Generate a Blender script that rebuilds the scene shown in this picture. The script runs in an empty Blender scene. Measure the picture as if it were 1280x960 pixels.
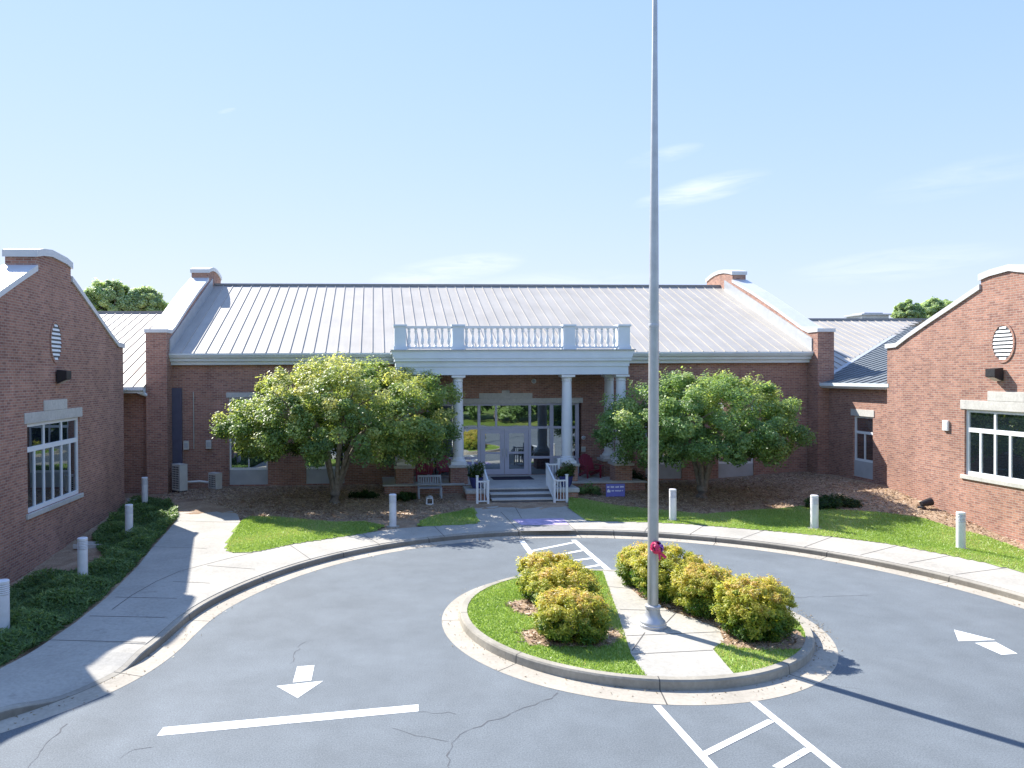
import bpy, bmesh, math, random
import numpy as np
from mathutils import Vector
from mathutils.geometry import tessellate_polygon

# ------------------------------------------------------------------ camera, sky, sun, exposure
SC = bpy.context.scene
COL = SC.collection
FPX, CX, CY = 930.0, 530.0, 480.0
CAM_R = Vector((0.99791, -0.06433, -0.00500)); CAM_U = Vector((0.00570, 0.01077, 0.99993)); CAM_F = Vector((0.06438, 0.99787, -0.01107))
CAM_POS = Vector((0.0, 0.0, 5.4))
cam_data = bpy.data.cameras.new('camera')
cam = bpy.data.objects.new('camera', cam_data); COL.objects.link(cam); SC.camera = cam
from mathutils import Matrix
cam.matrix_world = Matrix(((CAM_R.x, CAM_U.x, -CAM_F.x, 0), (CAM_R.y, CAM_U.y, -CAM_F.y, 0), (CAM_R.z, CAM_U.z, -CAM_F.z, 5.4), (0, 0, 0, 1)))
cam_data.sensor_width = 36.0
cam_data.lens = FPX / 1280.0 * 36.0
cam_data.shift_x = (640.0 - CX) / 1280.0
cam_data.clip_start = 0.1; cam_data.clip_end = 3000.0

SUN_EL, SUN_AZ = math.radians(42.3), math.radians(-36.3)
world = bpy.data.worlds.new('World'); SC.world = world; world.use_nodes = True
wn, wl = world.node_tree.nodes, world.node_tree.links
wn.clear()
w_out = wn.new('ShaderNodeOutputWorld'); w_bg = wn.new('ShaderNodeBackground')
sky = wn.new('ShaderNodeTexSky'); sky.sky_type = 'NISHITA'; sky.sun_disc = False
sky.sun_elevation = SUN_EL; sky.sun_rotation = SUN_AZ
sky.air_density = 1.0; sky.dust_density = 0.0; sky.ozone_density = 1.0; sky.altitude = 200
w_bg.inputs['Strength'].default_value = 0.13
# thin wisps of cirrus
tc = wn.new('ShaderNodeTexCoord'); mp = wn.new('ShaderNodeMapping'); mp.inputs['Scale'].default_value = (5.0, 5.0, 34.0); mp.inputs['Rotation'].default_value = (0.0, -0.14, 0.0)
nz = wn.new('ShaderNodeTexNoise'); nz.inputs['Scale'].default_value = 2.0; nz.inputs['Detail'].default_value = 8.0; nz.inputs['Roughness'].default_value = 0.62; nz.inputs['Distortion'].default_value = 0.6
rp = wn.new('ShaderNodeValToRGB'); rp.color_ramp.elements[0].position = 0.36; rp.color_ramp.elements[1].position = 0.80
rp.color_ramp.elements[0].color = (0, 0, 0, 1); rp.color_ramp.elements[1].color = (1, 1, 1, 1)
def wmath(op, a, b=None):
    m = wn.new('ShaderNodeMath'); m.operation = op
    for k, v in enumerate((a, b)):
        if v is None: continue
        if isinstance(v, (int, float)): m.inputs[k].default_value = v
        else: wl.new(v, m.inputs[k])
    return m.outputs[0]
def wdot(v):
    m = wn.new('ShaderNodeVectorMath'); m.operation = 'DOT_PRODUCT'; wl.new(tc.outputs['Generated'], m.inputs[0]); m.inputs[1].default_value = v; return m.outputs['Value']
total = None
# (azimuth, elevation, half length, half height, tilt, strength) of each cirrus wisp, degrees and radians
for az, el, su, sv, tilt, stg in ((24.0, 13.0, 0.085, 0.017, 0.17, 0.85), (21.5, 15.6, 0.05, 0.011, 0.16, 0.45), (5.5, 8.0, 0.11, 0.020, 0.14, 0.85), (13.5, 7.0, 0.14, 0.016, 0.02, 0.35), (36.0, 7.0, 0.12, 0.020, 0.05, 0.45), (-11.0, 19.0, 0.012, 0.003, 0.3, 0.5), (40.0, 12.0, 0.10, 0.02, 0.1, 0.25)):
    az, el = math.radians(az), math.radians(el)
    d0 = Vector((math.sin(az) * math.cos(el), math.cos(az) * math.cos(el), math.sin(el))); h = Vector((math.cos(az), -math.sin(az), 0)); v = h.cross(d0)
    a_, b_ = h * math.cos(tilt) + v * math.sin(tilt), v * math.cos(tilt) - h * math.sin(tilt)
    w0 = wmath('MAXIMUM', wdot(d0), 0.05); u_, v_ = wmath('DIVIDE', wdot(a_), w0), wmath('DIVIDE', wdot(b_), w0)
    q = wmath('ADD', wmath('POWER', wmath('ABSOLUTE', wmath('DIVIDE', u_, su)), 2.0), wmath('POWER', wmath('ABSOLUTE', wmath('DIVIDE', v_, sv)), 2.0))
    m_ = wmath('MULTIPLY', wmath('MAXIMUM', wmath('SUBTRACT', 1.0, q), 0.0), stg)
    total = m_ if total is None else wmath('MAXIMUM', total, m_)
mx = wn.new('ShaderNodeMix'); mx.data_type = 'RGBA'; mx.inputs['B'].default_value = (4.2, 4.4, 4.6, 1)
wl.new(tc.outputs['Generated'], mp.inputs['Vector']); wl.new(mp.outputs['Vector'], nz.inputs['Vector'])
wl.new(nz.outputs['Fac'], rp.inputs['Fac']); wl.new(wmath('MULTIPLY', rp.outputs['Color'], total), mx.inputs['Factor'])
va = wn.new('ShaderNodeVectorMath'); va.operation = 'ADD'; va.inputs[1].default_value = (2.4, 1.7, 0.5)
vm = wn.new('ShaderNodeVectorMath'); vm.operation = 'MULTIPLY'; vm.inputs[1].default_value = (4.05, 4.0, 4.5)
vd = wn.new('ShaderNodeVectorMath'); vd.operation = 'DIVIDE'
wl.new(sky.outputs['Color'], va.inputs[0]); wl.new(sky.outputs['Color'], vm.inputs[0]); wl.new(vm.outputs[0], vd.inputs[0]); wl.new(va.outputs[0], vd.inputs[1])
wl.new(vd.outputs[0], mx.inputs['A']); wl.new(mx.outputs['Result'], w_bg.inputs['Color'])
wl.new(w_bg.outputs['Background'], w_out.inputs['Surface'])

sun_data = bpy.data.lights.new('sun', 'SUN'); sun_data.energy = 4.7; sun_data.angle = math.radians(0.5); sun_data.color = (1.0, 0.955, 0.88)
sun = bpy.data.objects.new('sun', sun_data); COL.objects.link(sun)
sun_dir = Vector((math.sin(SUN_AZ) * math.cos(SUN_EL), math.cos(SUN_AZ) * math.cos(SUN_EL), math.sin(SUN_EL)))
sun.rotation_euler = sun_dir.to_track_quat('Z', 'Y').to_euler()
sun.location = (-30, 40, 60)

SC.view_settings.view_transform = 'Standard'; SC.view_settings.look = 'None'
SC.view_settings.exposure = 1.15; SC.view_settings.gamma = 1.0; SC.view_settings.use_curve_mapping = False
SC.cycles.max_bounces = 8; SC.cycles.transparent_max_bounces = 8

# ------------------------------------------------------------------ helpers
RNG = np.random.default_rng(7)
random.seed(7)

def ray(px, py):
    return CAM_F + CAM_R * ((px - CX) / FPX) - CAM_U * ((py - CY) / FPX)
def PX(px, py, X):                       # point of the photo on the plane x = X
    d = ray(px, py); return CAM_POS + d * (X / d.x)
def PY(px, py, Y):
    d = ray(px, py); return CAM_POS + d * (Y / d.y)
def PZ(px, py, z=0.0):
    d = ray(px, py); return CAM_POS + d * ((z - 5.4) / d.z)

def sm(t):
    t = min(1.0, max(0.0, t)); return t * t * (3 - 2 * t)

class MB:
    """collects shapes, then links them as ONE mesh object"""
    def __init__(s): s.v = []; s.f = []; s.uv = {}
    def poly(s, pts, uv=None):
        b = len(s.v); s.v += [tuple(p) for p in pts]; s.f.append(tuple(range(b, b + len(pts))))
        if uv is not None: s.uv[len(s.f) - 1] = uv
    def ngon(s, pts, z=None, flip=False):
        p3 = [Vector((p[0], p[1], p[2] if z is None else z)) for p in pts]
        b = len(s.v); s.v += [tuple(p) for p in p3]
        for t in tessellate_polygon([p3]):
            a, c, d = (p3[i] for i in t)
            n = (c - a).cross(d - a)
            t = tuple(b + i for i in t)
            s.f.append(t if (n.z > 0) != flip else t[::-1])
    def slab(s, pts, z1, z0):
        s.ngon(pts, z1)
        n = len(pts); ar = sum(pts[i][0] * pts[(i + 1) % n][1] - pts[(i + 1) % n][0] * pts[i][1] for i in range(n))
        q = pts if ar > 0 else pts[::-1]
        for i in range(n):
            a, c = q[i], q[(i + 1) % n]
            s.poly([(a[0], a[1], z0), (c[0], c[1], z0), (c[0], c[1], z1), (a[0], a[1], z1)])
    def box(s, x0, x1, y0, y1, z0, z1):
        b = len(s.v)
        s.v += [(x0, y0, z0), (x1, y0, z0), (x1, y1, z0), (x0, y1, z0), (x0, y0, z1), (x1, y0, z1), (x1, y1, z1), (x0, y1, z1)]
        for f in ((0, 3, 2, 1), (4, 5, 6, 7), (0, 1, 5, 4), (1, 2, 6, 5), (2, 3, 7, 6), (3, 0, 4, 7)): s.f.append(tuple(b + i for i in f))
    def obox(s, c, ax, ay, az):               # oriented box: centre, three half-axis vectors
        c, ax, ay, az = map(Vector, (c, ax, ay, az)); b = len(s.v)
        for k in (-1, 1):
            for i, j in ((-1, -1), (1, -1), (1, 1), (-1, 1)): s.v.append(tuple(c + ax * i + ay * j + az * k))
        for f in ((0, 3, 2, 1), (4, 5, 6, 7), (0, 1, 5, 4), (1, 2, 6, 5), (2, 3, 7, 6), (3, 0, 4, 7)): s.f.append(tuple(b + i for i in f))
    def bar(s, a, b, w, h, up=(0, 0, 1)):
        a, b, up = Vector(a), Vector(b), Vector(up); d = b - a; L = d.length; d.normalize()
        side = d.cross(up)
        if side.length < 1e-4: side = d.cross(Vector((1, 0, 0)))
        side.normalize(); u2 = side.cross(d)
        s.obox((a + b) / 2, side * w / 2, d * L / 2, u2 * h / 2)
    def prism(s, prof, axis, a0, a1):         # profile of (p,q) pairs swept along x ('x': p=y,q=z) or y ('y': p=x,q=z)
        n = len(prof)
        P = (lambda p, a: (a, p[0], p[1])) if axis == 'x' else (lambda p, a: (p[0], a, p[1]))
        ar = sum(prof[i][0] * prof[(i + 1) % n][1] - prof[(i + 1) % n][0] * prof[i][1] for i in range(n))
        q = prof if (ar > 0) == (axis == 'x') else prof[::-1]
        for cap, aa, rev in ((0, a0, True), (1, a1, False)):
            pts = [Vector(P(p, aa)) for p in q]; b = len(s.v); s.v += [tuple(p) for p in pts]
            for t in tessellate_polygon([pts]):
                nn = (pts[t[1]] - pts[t[0]]).cross(pts[t[2]] - pts[t[0]])
                comp = nn.x if axis == 'x' else nn.y
                want = comp > 0 if cap else comp < 0
                s.f.append(tuple(b + i for i in (t if want else t[::-1])))
        for i in range(n):
            a, c = q[i], q[(i + 1) % n]
            s.poly([P(a, a0), P(a, a1), P(c, a1), P(c, a0)][::-1])
    def tube(s, pts, rad, seg=10, caps=True):
        pts = [Vector(p) for p in pts]; n = len(pts); rings = []
        for i, p in enumerate(pts):
            d = (pts[min(i + 1, n - 1)] - pts[max(i - 1, 0)]).normalized()
            a = d.cross(Vector((0, 0, 1)))
            if a.length < 0.05: a = d.cross(Vector((0, 1, 0)))
            a.normalize(); b2 = d.cross(a)
            r = rad[i] if hasattr(rad, '__len__') else rad
            b = len(s.v); rings.append(b)
            for k in range(seg):
                t = 2 * math.pi * k / seg; s.v.append(tuple(p + (a * math.cos(t) + b2 * math.sin(t)) * r))
        for i in range(n - 1):
            for k in range(seg):
                k2 = (k + 1) % seg
                s.f.append((rings[i] + k, rings[i] + k2, rings[i + 1] + k2, rings[i + 1] + k)[::-1])
        if caps:
            s.f.append(tuple(rings[0] + k for k in range(seg))); s.f.append(tuple(rings[-1] + k for k in range(seg))[::-1])
    def lathe(s, c, prof, seg=20, caps=True):  # prof: (radius, z) from bottom to top
        c = Vector(c); rings = []
        for r, z in prof:
            b = len(s.v); rings.append(b)
            for k in range(seg):
                t = 2 * math.pi * k / seg; s.v.append((c.x + r * math.cos(t), c.y + r * math.sin(t), c.z + z))
        for i in range(len(prof) - 1):
            for k in range(seg):
                k2 = (k + 1) % seg; s.f.append((rings[i] + k, rings[i] + k2, rings[i + 1] + k2, rings[i + 1] + k))
        if caps:
            s.f.append(tuple(rings[0] + k for k in range(seg))[::-1]); s.f.append(tuple(rings[-1] + k for k in range(seg)))
    def build(s, name, mat, parent=None, smooth=False, bevel=0.0):
        off = WLOC.get(parent, Vector((0, 0, 0))) if parent else Vector((0, 0, 0))
        v = np.array(s.v, float).reshape(-1, 3)
        me = bpy.data.meshes.new(name)
        me.from_pydata((v - np.array(off)).tolist(), [], s.f)
        uvl = me.uv_layers.new(name='UVMap')
        dat = np.zeros((len(me.loops), 2))
        for fi, p in enumerate(me.polygons):
            n = p.normal; li = p.loop_start
            vi = s.f[fi]
            if fi in s.uv:
                for k, q in enumerate(s.uv[fi]): dat[li + k] = q
                continue
            pts = v[list(vi)]
            if abs(n.z) > 0.75: uu, vv = pts[:, 0], pts[:, 1]
            else:
                t = np.array((-n.y, n.x)); t = t / (np.hypot(*t) + 1e-9)
                if abs(n.x) > abs(n.y): t = np.array((0, 1.0)) if abs(t[0]) < 0.05 else t
                else: t = np.array((1.0, 0)) if abs(t[1]) < 0.05 else t
                uu = pts[:, :2] @ t; vv = pts[:, 2]
            for k in range(len(vi)): dat[li + k] = (uu[k], vv[k])
        uvl.data.foreach_set('uv', dat.ravel())
        if smooth: me.polygons.foreach_set('use_smooth', [True] * len(me.polygons))
        me.materials.append(mat)
        o = bpy.data.objects.new(name, me); COL.objects.link(o)
        if bevel:
            m = o.modifiers.new('bevel', 'BEVEL'); m.width = bevel; m.segments = 2; m.limit_method = 'ANGLE'
        if smooth:
            m = o.modifiers.new('split', 'EDGE_SPLIT'); m.split_angle = math.radians(40)
        if parent: o.parent = parent
        WLOC[o] = off.copy()
        return o
WLOC = {}

def tag(o, label=None, cat=None, group=None, kind=None):
    if label: o['label'] = label
    if cat: o['category'] = cat
    if group: o['group'] = group
    if kind: o['kind'] = kind
    return o
def thing(name, loc, label, cat, group=None):
    o = bpy.data.objects.new(name, None); COL.objects.link(o); o.location = loc; o.empty_display_size = 0.3
    WLOC[o] = Vector(loc); return tag(o, label, cat, group)
def struct(name, mb, mat, smooth=False):
    return tag(mb.build(name, mat, smooth=smooth), kind='structure')
def copy_tree(o, parent=None):
    c = o.copy(); COL.objects.link(c)
    if parent: c.parent = parent
    for ch in list(o.children): copy_tree(ch, c)
    return c

# ------------------------------------------------------------------ materials
def lin(r, g, b):
    f = lambda c: (c / 255) / 12.92 if c / 255 <= 0.04045 else ((c / 255 + 0.055) / 1.055) ** 2.4
    return (f(r), f(g), f(b), 1)
class Mat:
    def __init__(s, name):
        s.m = bpy.data.materials.new(name); s.m.use_nodes = True; s.n = s.m.node_tree.nodes; s.l = s.m.node_tree.links
        s.b = s.n['Principled BSDF']; s.tc = s.n.new('ShaderNodeTexCoord')
    def new(s, t, **k):
        n = s.n.new(t)
        for a, b in k.items():
            if a in n.inputs: n.inputs[a].default_value = b
            else: setattr(n, a, b)
        return n
    def noise(s, scale, detail=4, rough=0.55, vec=None, dist=0.0):
        n = s.new('ShaderNodeTexNoise'); n.inputs['Scale'].default_value = scale; n.inputs['Detail'].default_value = detail
        n.inputs['Roughness'].default_value = rough; n.inputs['Distortion'].default_value = dist
        s.l.new(vec if vec is not None else s.tc.outputs['Object'], n.inputs['Vector']); return n.outputs['Fac']
    def ramp(s, fac, stops):
        r = s.new('ShaderNodeValToRGB'); e = r.color_ramp.elements
        while len(e) < len(stops): e.new(0.5)
        for k, (p, c) in enumerate(stops):
            e[k].position = p; e[k].color = (c, c, c, 1) if isinstance(c, (int, float)) else (tuple(c) + (1,))[:4]
        s.l.new(fac, r.inputs['Fac']); return r.outputs['Color']
    def mix(s, fac, a, b, mode='MIX'):
        m = s.new('ShaderNodeMix', data_type='RGBA', blend_type=mode)
        for sock, val in ((m.inputs['Factor'], fac), (m.inputs['A'], a), (m.inputs['B'], b)):
            if isinstance(val, bpy.types.NodeSocket): s.l.new(val, sock)
            elif isinstance(val, (int, float)): sock.default_value = val
            else: sock.default_value = (tuple(val) + (1,))[:4]
        return m.outputs['Result']
    def bump(s, h, strength=0.3, dist=0.01):
        b = s.new('ShaderNodeBump'); b.inputs['Strength'].default_value = strength; b.inputs['Distance'].default_value = dist
        s.l.new(h, b.inputs['Height']); s.l.new(b.outputs['Normal'], s.b.inputs['Normal'])
    def col(s, c):
        if isinstance(c, bpy.types.NodeSocket): s.l.new(c, s.b.inputs['Base Color'])
        else: s.b.inputs['Base Color'].default_value = (tuple(c) + (1,))[:4]
        return s
    def set(s, rough=0.6, metal=0.0, spec=None):
        s.b.inputs['Roughness'].default_value = rough; s.b.inputs['Metallic'].default_value = metal
        if spec is not None: s.b.inputs['Specular IOR Level'].default_value = spec
        return s.m

def plain(name, c, rough=0.6, metal=0.0, var=0.12, scale=3.0):
    m = Mat(name); f = m.ramp(m.noise(scale, 5), [(0.3, 1 - var), (0.7, 1.0 + var * 0.3)])
    m.col(m.mix(1.0, c, f, 'MULTIPLY')); return m.set(rough, metal)

def brick_mat(name='brick'):
    m = Mat(name)
    uv = m.tc.outputs['UV']
    br = m.new('ShaderNodeTexBrick'); m.l.new(uv, br.inputs['Vector'])
    br.inputs['Scale'].default_value = 1.0; br.inputs['Brick Width'].default_value = 0.24; br.inputs['Row Height'].default_value = 0.08
    br.inputs['Mortar Size'].default_value = 0.011; br.inputs['Mortar Smooth'].default_value = 0.2; br.inputs['Bias'].default_value = -0.25
    br.inputs['Color1'].default_value = (0.435, 0.222, 0.16, 1); br.inputs['Color2'].default_value = (0.225, 0.104, 0.088, 1)
    br.inputs['Mortar'].default_value = (0.42, 0.33, 0.28, 1)
    mpb = m.new('ShaderNodeMapping'); mpb.inputs['Scale'].default_value = (1.6, 1.6, 0.16); m.l.new(m.tc.outputs['Object'], mpb.inputs['Vector'])
    big = m.mix(1.0, m.ramp(m.noise(0.45, 6, 0.65), [(0.28, 0.76), (0.7, 1.12)]), m.ramp(m.noise(1.0, 6, 0.7, mpb.outputs['Vector']), [(0.30, 0.87), (0.55, 1.02)]), 'MULTIPLY')
    fine = m.ramp(m.noise(9.0, 3, 0.6), [(0.3, 0.85), (0.7, 1.12)])
    c = m.mix(1.0, m.mix(1.0, br.outputs['Color'], big, 'MULTIPLY'), fine, 'MULTIPLY')
    m.col(c); m.bump(br.outputs['Fac'], -0.4, 0.008) if False else None
    inv = m.new('ShaderNodeMath', operation='SUBTRACT'); inv.inputs[0].default_value = 1.0; m.l.new(br.outputs['Fac'], inv.inputs[1])
    m.bump(inv.outputs[0], 0.5, 0.008)
    return m.set(0.85, 0, 0.25)
M_BRICK = brick_mat()

def concrete(name, base=(0.52, 0.49, 0.43), stain=0.75, joint=False, face=False):
    m = Mat(name)
    a = m.ramp(m.noise(0.7, 6, 0.6), [(0.32, stain), (0.62, 1.0)])
    b = m.ramp(m.noise(14.0, 4, 0.6), [(0.3, 0.86), (0.7, 1.06)])
    s2 = m.ramp(m.noise(3.1, 6, 0.68), [(0.28, 0.78), (0.42, 1.0)])
    c = m.mix(1.0, m.mix(1.0, m.mix(1.0, base, a, 'MULTIPLY'), b, 'MULTIPLY'), s2, 'MULTIPLY')
    if joint:
        sep = m.new('ShaderNodeSeparateXYZ'); m.l.new(m.tc.outputs['UV'], sep.inputs[0])
        d = m.new('ShaderNodeMath', operation='DIVIDE'); m.l.new(sep.outputs['X'], d.inputs[0]); d.inputs[1].default_value = 3.05
        fr = m.new('ShaderNodeMath', operation='FRACT'); m.l.new(d.outputs[0], fr.inputs[0])
        lt = m.new('ShaderNodeMath', operation='LESS_THAN'); m.l.new(fr.outputs[0], lt.inputs[0]); lt.inputs[1].default_value = 0.008
        c = m.mix(lt.outputs[0], c, (0.10, 0.095, 0.085))
        if face:                                  # shade and dirt of the upright kerb face, painted into the colour
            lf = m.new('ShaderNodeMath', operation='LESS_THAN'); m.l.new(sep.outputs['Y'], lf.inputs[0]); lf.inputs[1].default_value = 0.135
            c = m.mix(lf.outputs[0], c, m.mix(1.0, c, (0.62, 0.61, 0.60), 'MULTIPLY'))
    m.col(c); m.bump(m.noise(60, 3), 0.25, 0.004)
    return m.set(0.9, 0, 0.2)
M_WALK = concrete('sidewalk_concrete', (0.45, 0.425, 0.375), 0.82)
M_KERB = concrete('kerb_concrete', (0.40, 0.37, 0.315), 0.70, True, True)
M_IKERB = concrete('island_kerb_concrete', (0.42, 0.385, 0.32), 0.70, True)
M_GUT = concrete('gutter_concrete', (0.46, 0.415, 0.345), 0.80, True)
M_STONE = concrete('cast_stone', (0.60, 0.58, 0.54), 0.78)
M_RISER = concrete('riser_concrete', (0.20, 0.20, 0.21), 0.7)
M_JOINT = plain('joint_dark_grey', (0.12, 0.11, 0.10), 0.95)  # dark grey of the joint lines between slabs

def asphalt():
    m = Mat('asphalt')
    sp = m.ramp(m.noise(42.0, 4, 0.8), [(0.3, 0.60), (0.7, 1.42)])
    md = m.ramp(m.noise(1.1, 7, 0.66), [(0.3, 0.88), (0.7, 1.12)])
    bg = m.ramp(m.noise(0.16, 7, 0.62, dist=1.2), [(0.3, 0.90), (0.7, 1.10)])
    base = m.mix(m.noise(0.22, 4), (0.126, 0.147, 0.165), (0.155, 0.173, 0.186))
    c = m.mix(1.0, m.mix(1.0, m.mix(1.0, base, sp, 'MULTIPLY'), md, 'MULTIPLY'), bg, 'MULTIPLY')
    m.col(c); m.bump(m.noise(120, 2, 0.7), 0.5, 0.006)
    return m.set(0.8, 0, 0.3)
M_ASPHALT = asphalt()

def ground_mat(name, c1, c2, c3, sc=1.5):
    m = Mat(name)
    f = m.ramp(m.noise(sc, 8, 0.7), [(0.3, c1), (0.52, c2), (0.75, c3)])
    g = m.ramp(m.noise(sc * 14, 5, 0.75), [(0.25, 0.55), (0.7, 1.25)])
    m.col(m.mix(1.0, f, g, 'MULTIPLY')); m.bump(m.noise(sc * 20, 4, 0.7), 0.8, 0.03)
    return m.set(0.95, 0, 0.1)
M_MULCH = ground_mat('pine_straw', (0.27, 0.175, 0.115), (0.42, 0.30, 0.205), (0.56, 0.44, 0.32))
M_LAWN = ground_mat('turf', (0.22, 0.32, 0.075), (0.30, 0.40, 0.10), (0.38, 0.45, 0.16), 1.2)
M_FIELD = ground_mat('meadow', (0.08, 0.15, 0.02), (0.14, 0.2, 0.04), (0.3, 0.27, 0.1), 0.08)
def paint():
    m = Mat('road_paint')
    w = m.ramp(m.noise(7.0, 7, 0.72), [(0.35, 1.0), (0.44, 0.0)])
    b = m.ramp(m.noise(1.6, 5, 0.6), [(0.3, 0.84), (0.7, 1.0)])
    m.col(m.mix(w, m.mix(1.0, (0.78, 0.78, 0.76), b, 'MULTIPLY'), (0.30, 0.31, 0.33))); return m.set(0.75, 0, 0.2)
M_PAINT = paint()
M_WHITE = plain('white_trim', (0.80, 0.81, 0.81), 0.45, 0, 0.06, 1.5)
M_FASCIA = plain('fascia_paint', (0.70, 0.77, 0.81), 0.45, 0, 0.08, 1.5)
M_FRAME = plain('window_frame_white', (0.80, 0.82, 0.84), 0.4, 0, 0.05)
M_DOORF = plain('door_frame_lilac_grey', (0.56, 0.54, 0.63), 0.45, 0, 0.06)
M_PANEL = plain('spandrel_panel', (0.48, 0.50, 0.52), 0.6, 0, 0.18, 1.6)

def roof_mat(name, c):
    m = Mat(name)
    f = m.ramp(m.noise(0.6, 5, 0.6), [(0.3, 0.88), (0.7, 1.04)])
    mpn = m.new('ShaderNodeMapping'); mpn.inputs['Scale'].default_value = (3.0, 0.35, 0.35); m.l.new(m.tc.outputs['Object'], mpn.inputs['Vector'])
    st = m.ramp(m.noise(1.0, 6, 0.65, mpn.outputs['Vector']), [(0.3, 0.92), (0.6, 1.01)])
    m.col(m.mix(1.0, m.mix(1.0, c, f, 'MULTIPLY'), st, 'MULTIPLY'))
    return m.set(0.6, 0.1, 0.35)
M_ROOF = roof_mat('standing_seam_metal', (0.49, 0.455, 0.405))
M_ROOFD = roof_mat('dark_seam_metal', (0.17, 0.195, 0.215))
M_COPING = plain('coping_metal', (0.62, 0.63, 0.64), 0.45, 0.1, 0.06)
M_RIDGE = plain('ridge_cap_metal', (0.27, 0.27, 0.27), 0.6, 0.2)
M_FLASH = plain('flashing_metal', (0.45, 0.47, 0.49), 0.45, 0.2)

def glass_mat():
    m = Mat('window_glass')
    m.col((0.012, 0.018, 0.026)); m.set(0.02, 0, 0.5)
    gl = m.new('ShaderNodeBsdfGlossy'); gl.inputs['Roughness'].default_value = 0.01; gl.inputs['Color'].default_value = (0.80, 0.88, 0.92, 1)
    ms = m.new('ShaderNodeMixShader'); ms.inputs[0].default_value = 0.38
    wv = m.new('ShaderNodeBump'); wv.inputs['Strength'].default_value = 0.06; wv.inputs['Distance'].default_value = 0.02
    m.l.new(m.noise(1.1, 2), wv.inputs['Height']); m.l.new(wv.outputs['Normal'], gl.inputs['Normal'])
    out = m.n['Material Output']
    m.l.new(m.b.outputs[0], ms.inputs[1]); m.l.new(gl.outputs[0], ms.inputs[2]); m.l.new(ms.outputs[0], out.inputs['Surface'])
    return m.m
M_GLASS = glass_mat()
M_GALV = plain('galvanised_steel', (0.50, 0.51, 0.52), 0.42, 0.55, 0.14, 5.0)
M_ALU = plain('cast_aluminium', (0.52, 0.53, 0.56), 0.45, 0.4, 0.12)
M_BOLL = plain('bollard_paint', (0.74, 0.74, 0.76), 0.5, 0, 0.12, 6.0)
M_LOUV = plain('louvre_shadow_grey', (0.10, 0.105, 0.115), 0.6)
M_BLACK = plain('black_metal', (0.02, 0.02, 0.024), 0.5)
M_DARKBLUE = plain('dark_blue_metal', (0.095, 0.095, 0.145), 0.5, 0, 0.15)
M_RED = plain('red_paint', (0.30, 0.03, 0.06), 0.5)
M_BLUEPOT = plain('blue_glaze', (0.05, 0.06, 0.20), 0.25)
M_SIGN = plain('sign_blue', (0.17, 0.18, 0.58), 0.5)
M_SIGNW = plain('sign_white', (0.85, 0.87, 0.92), 0.5)
M_BENCH = plain('bench_grey', (0.36, 0.39, 0.44), 0.6)
M_MAT = plain('door_mat', (0.03, 0.025, 0.045), 0.95)
M_LILAC = plain('lilac_chalk', (0.52, 0.42, 0.62), 0.9, 0, 0.3, 5.0)
M_TACTILE = plain('grey_tactile', (0.27, 0.26, 0.25), 0.9, 0, 0.2, 8.0)
M_BOW = plain('bow_ribbon', (0.70, 0.03, 0.13), 0.35)
M_BOW2 = plain('bow_ribbon_purple', (0.35, 0.10, 0.42), 0.35)
M_AC = plain('condenser_beige', (0.62, 0.61, 0.57), 0.5)
M_BARK = ground_mat('bark', (0.14, 0.12, 0.10), (0.28, 0.245, 0.21), (0.42, 0.37, 0.32), 5.0)
M_LENS = plain('lamp_lens', (0.55, 0.55, 0.52), 0.2)
M_CRACK = plain('crack_tar', (0.095, 0.10, 0.11), 0.9)

def leaf_mat(name, trans=0.4):
    m = Mat(name)
    at = m.new('ShaderNodeAttribute', attribute_name='tint')
    m.col(at.outputs['Color']); m.set(0.42, 0, 0.4)
    tr = m.new('ShaderNodeBsdfTranslucent')
    br = m.new('ShaderNodeMix', data_type='RGBA', blend_type='MULTIPLY'); br.inputs['Factor'].default_value = 1.0
    m.l.new(at.outputs['Color'], br.inputs['A']); br.inputs['B'].default_value = (1.5, 1.42, 0.75, 1)
    m.l.new(br.outputs['Result'], tr.inputs['Color'])
    ms = m.new('ShaderNodeMixShader'); ms.inputs[0].default_value = trans
    m.l.new(m.b.outputs[0], ms.inputs[1]); m.l.new(tr.outputs[0], ms.inputs[2]); m.l.new(ms.outputs[0], m.n['Material Output'].inputs['Surface'])
    return m.m
M_LEAF = leaf_mat('leaf', 0.48)
M_BLADE = leaf_mat('grass_blade', 0.3)

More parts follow.
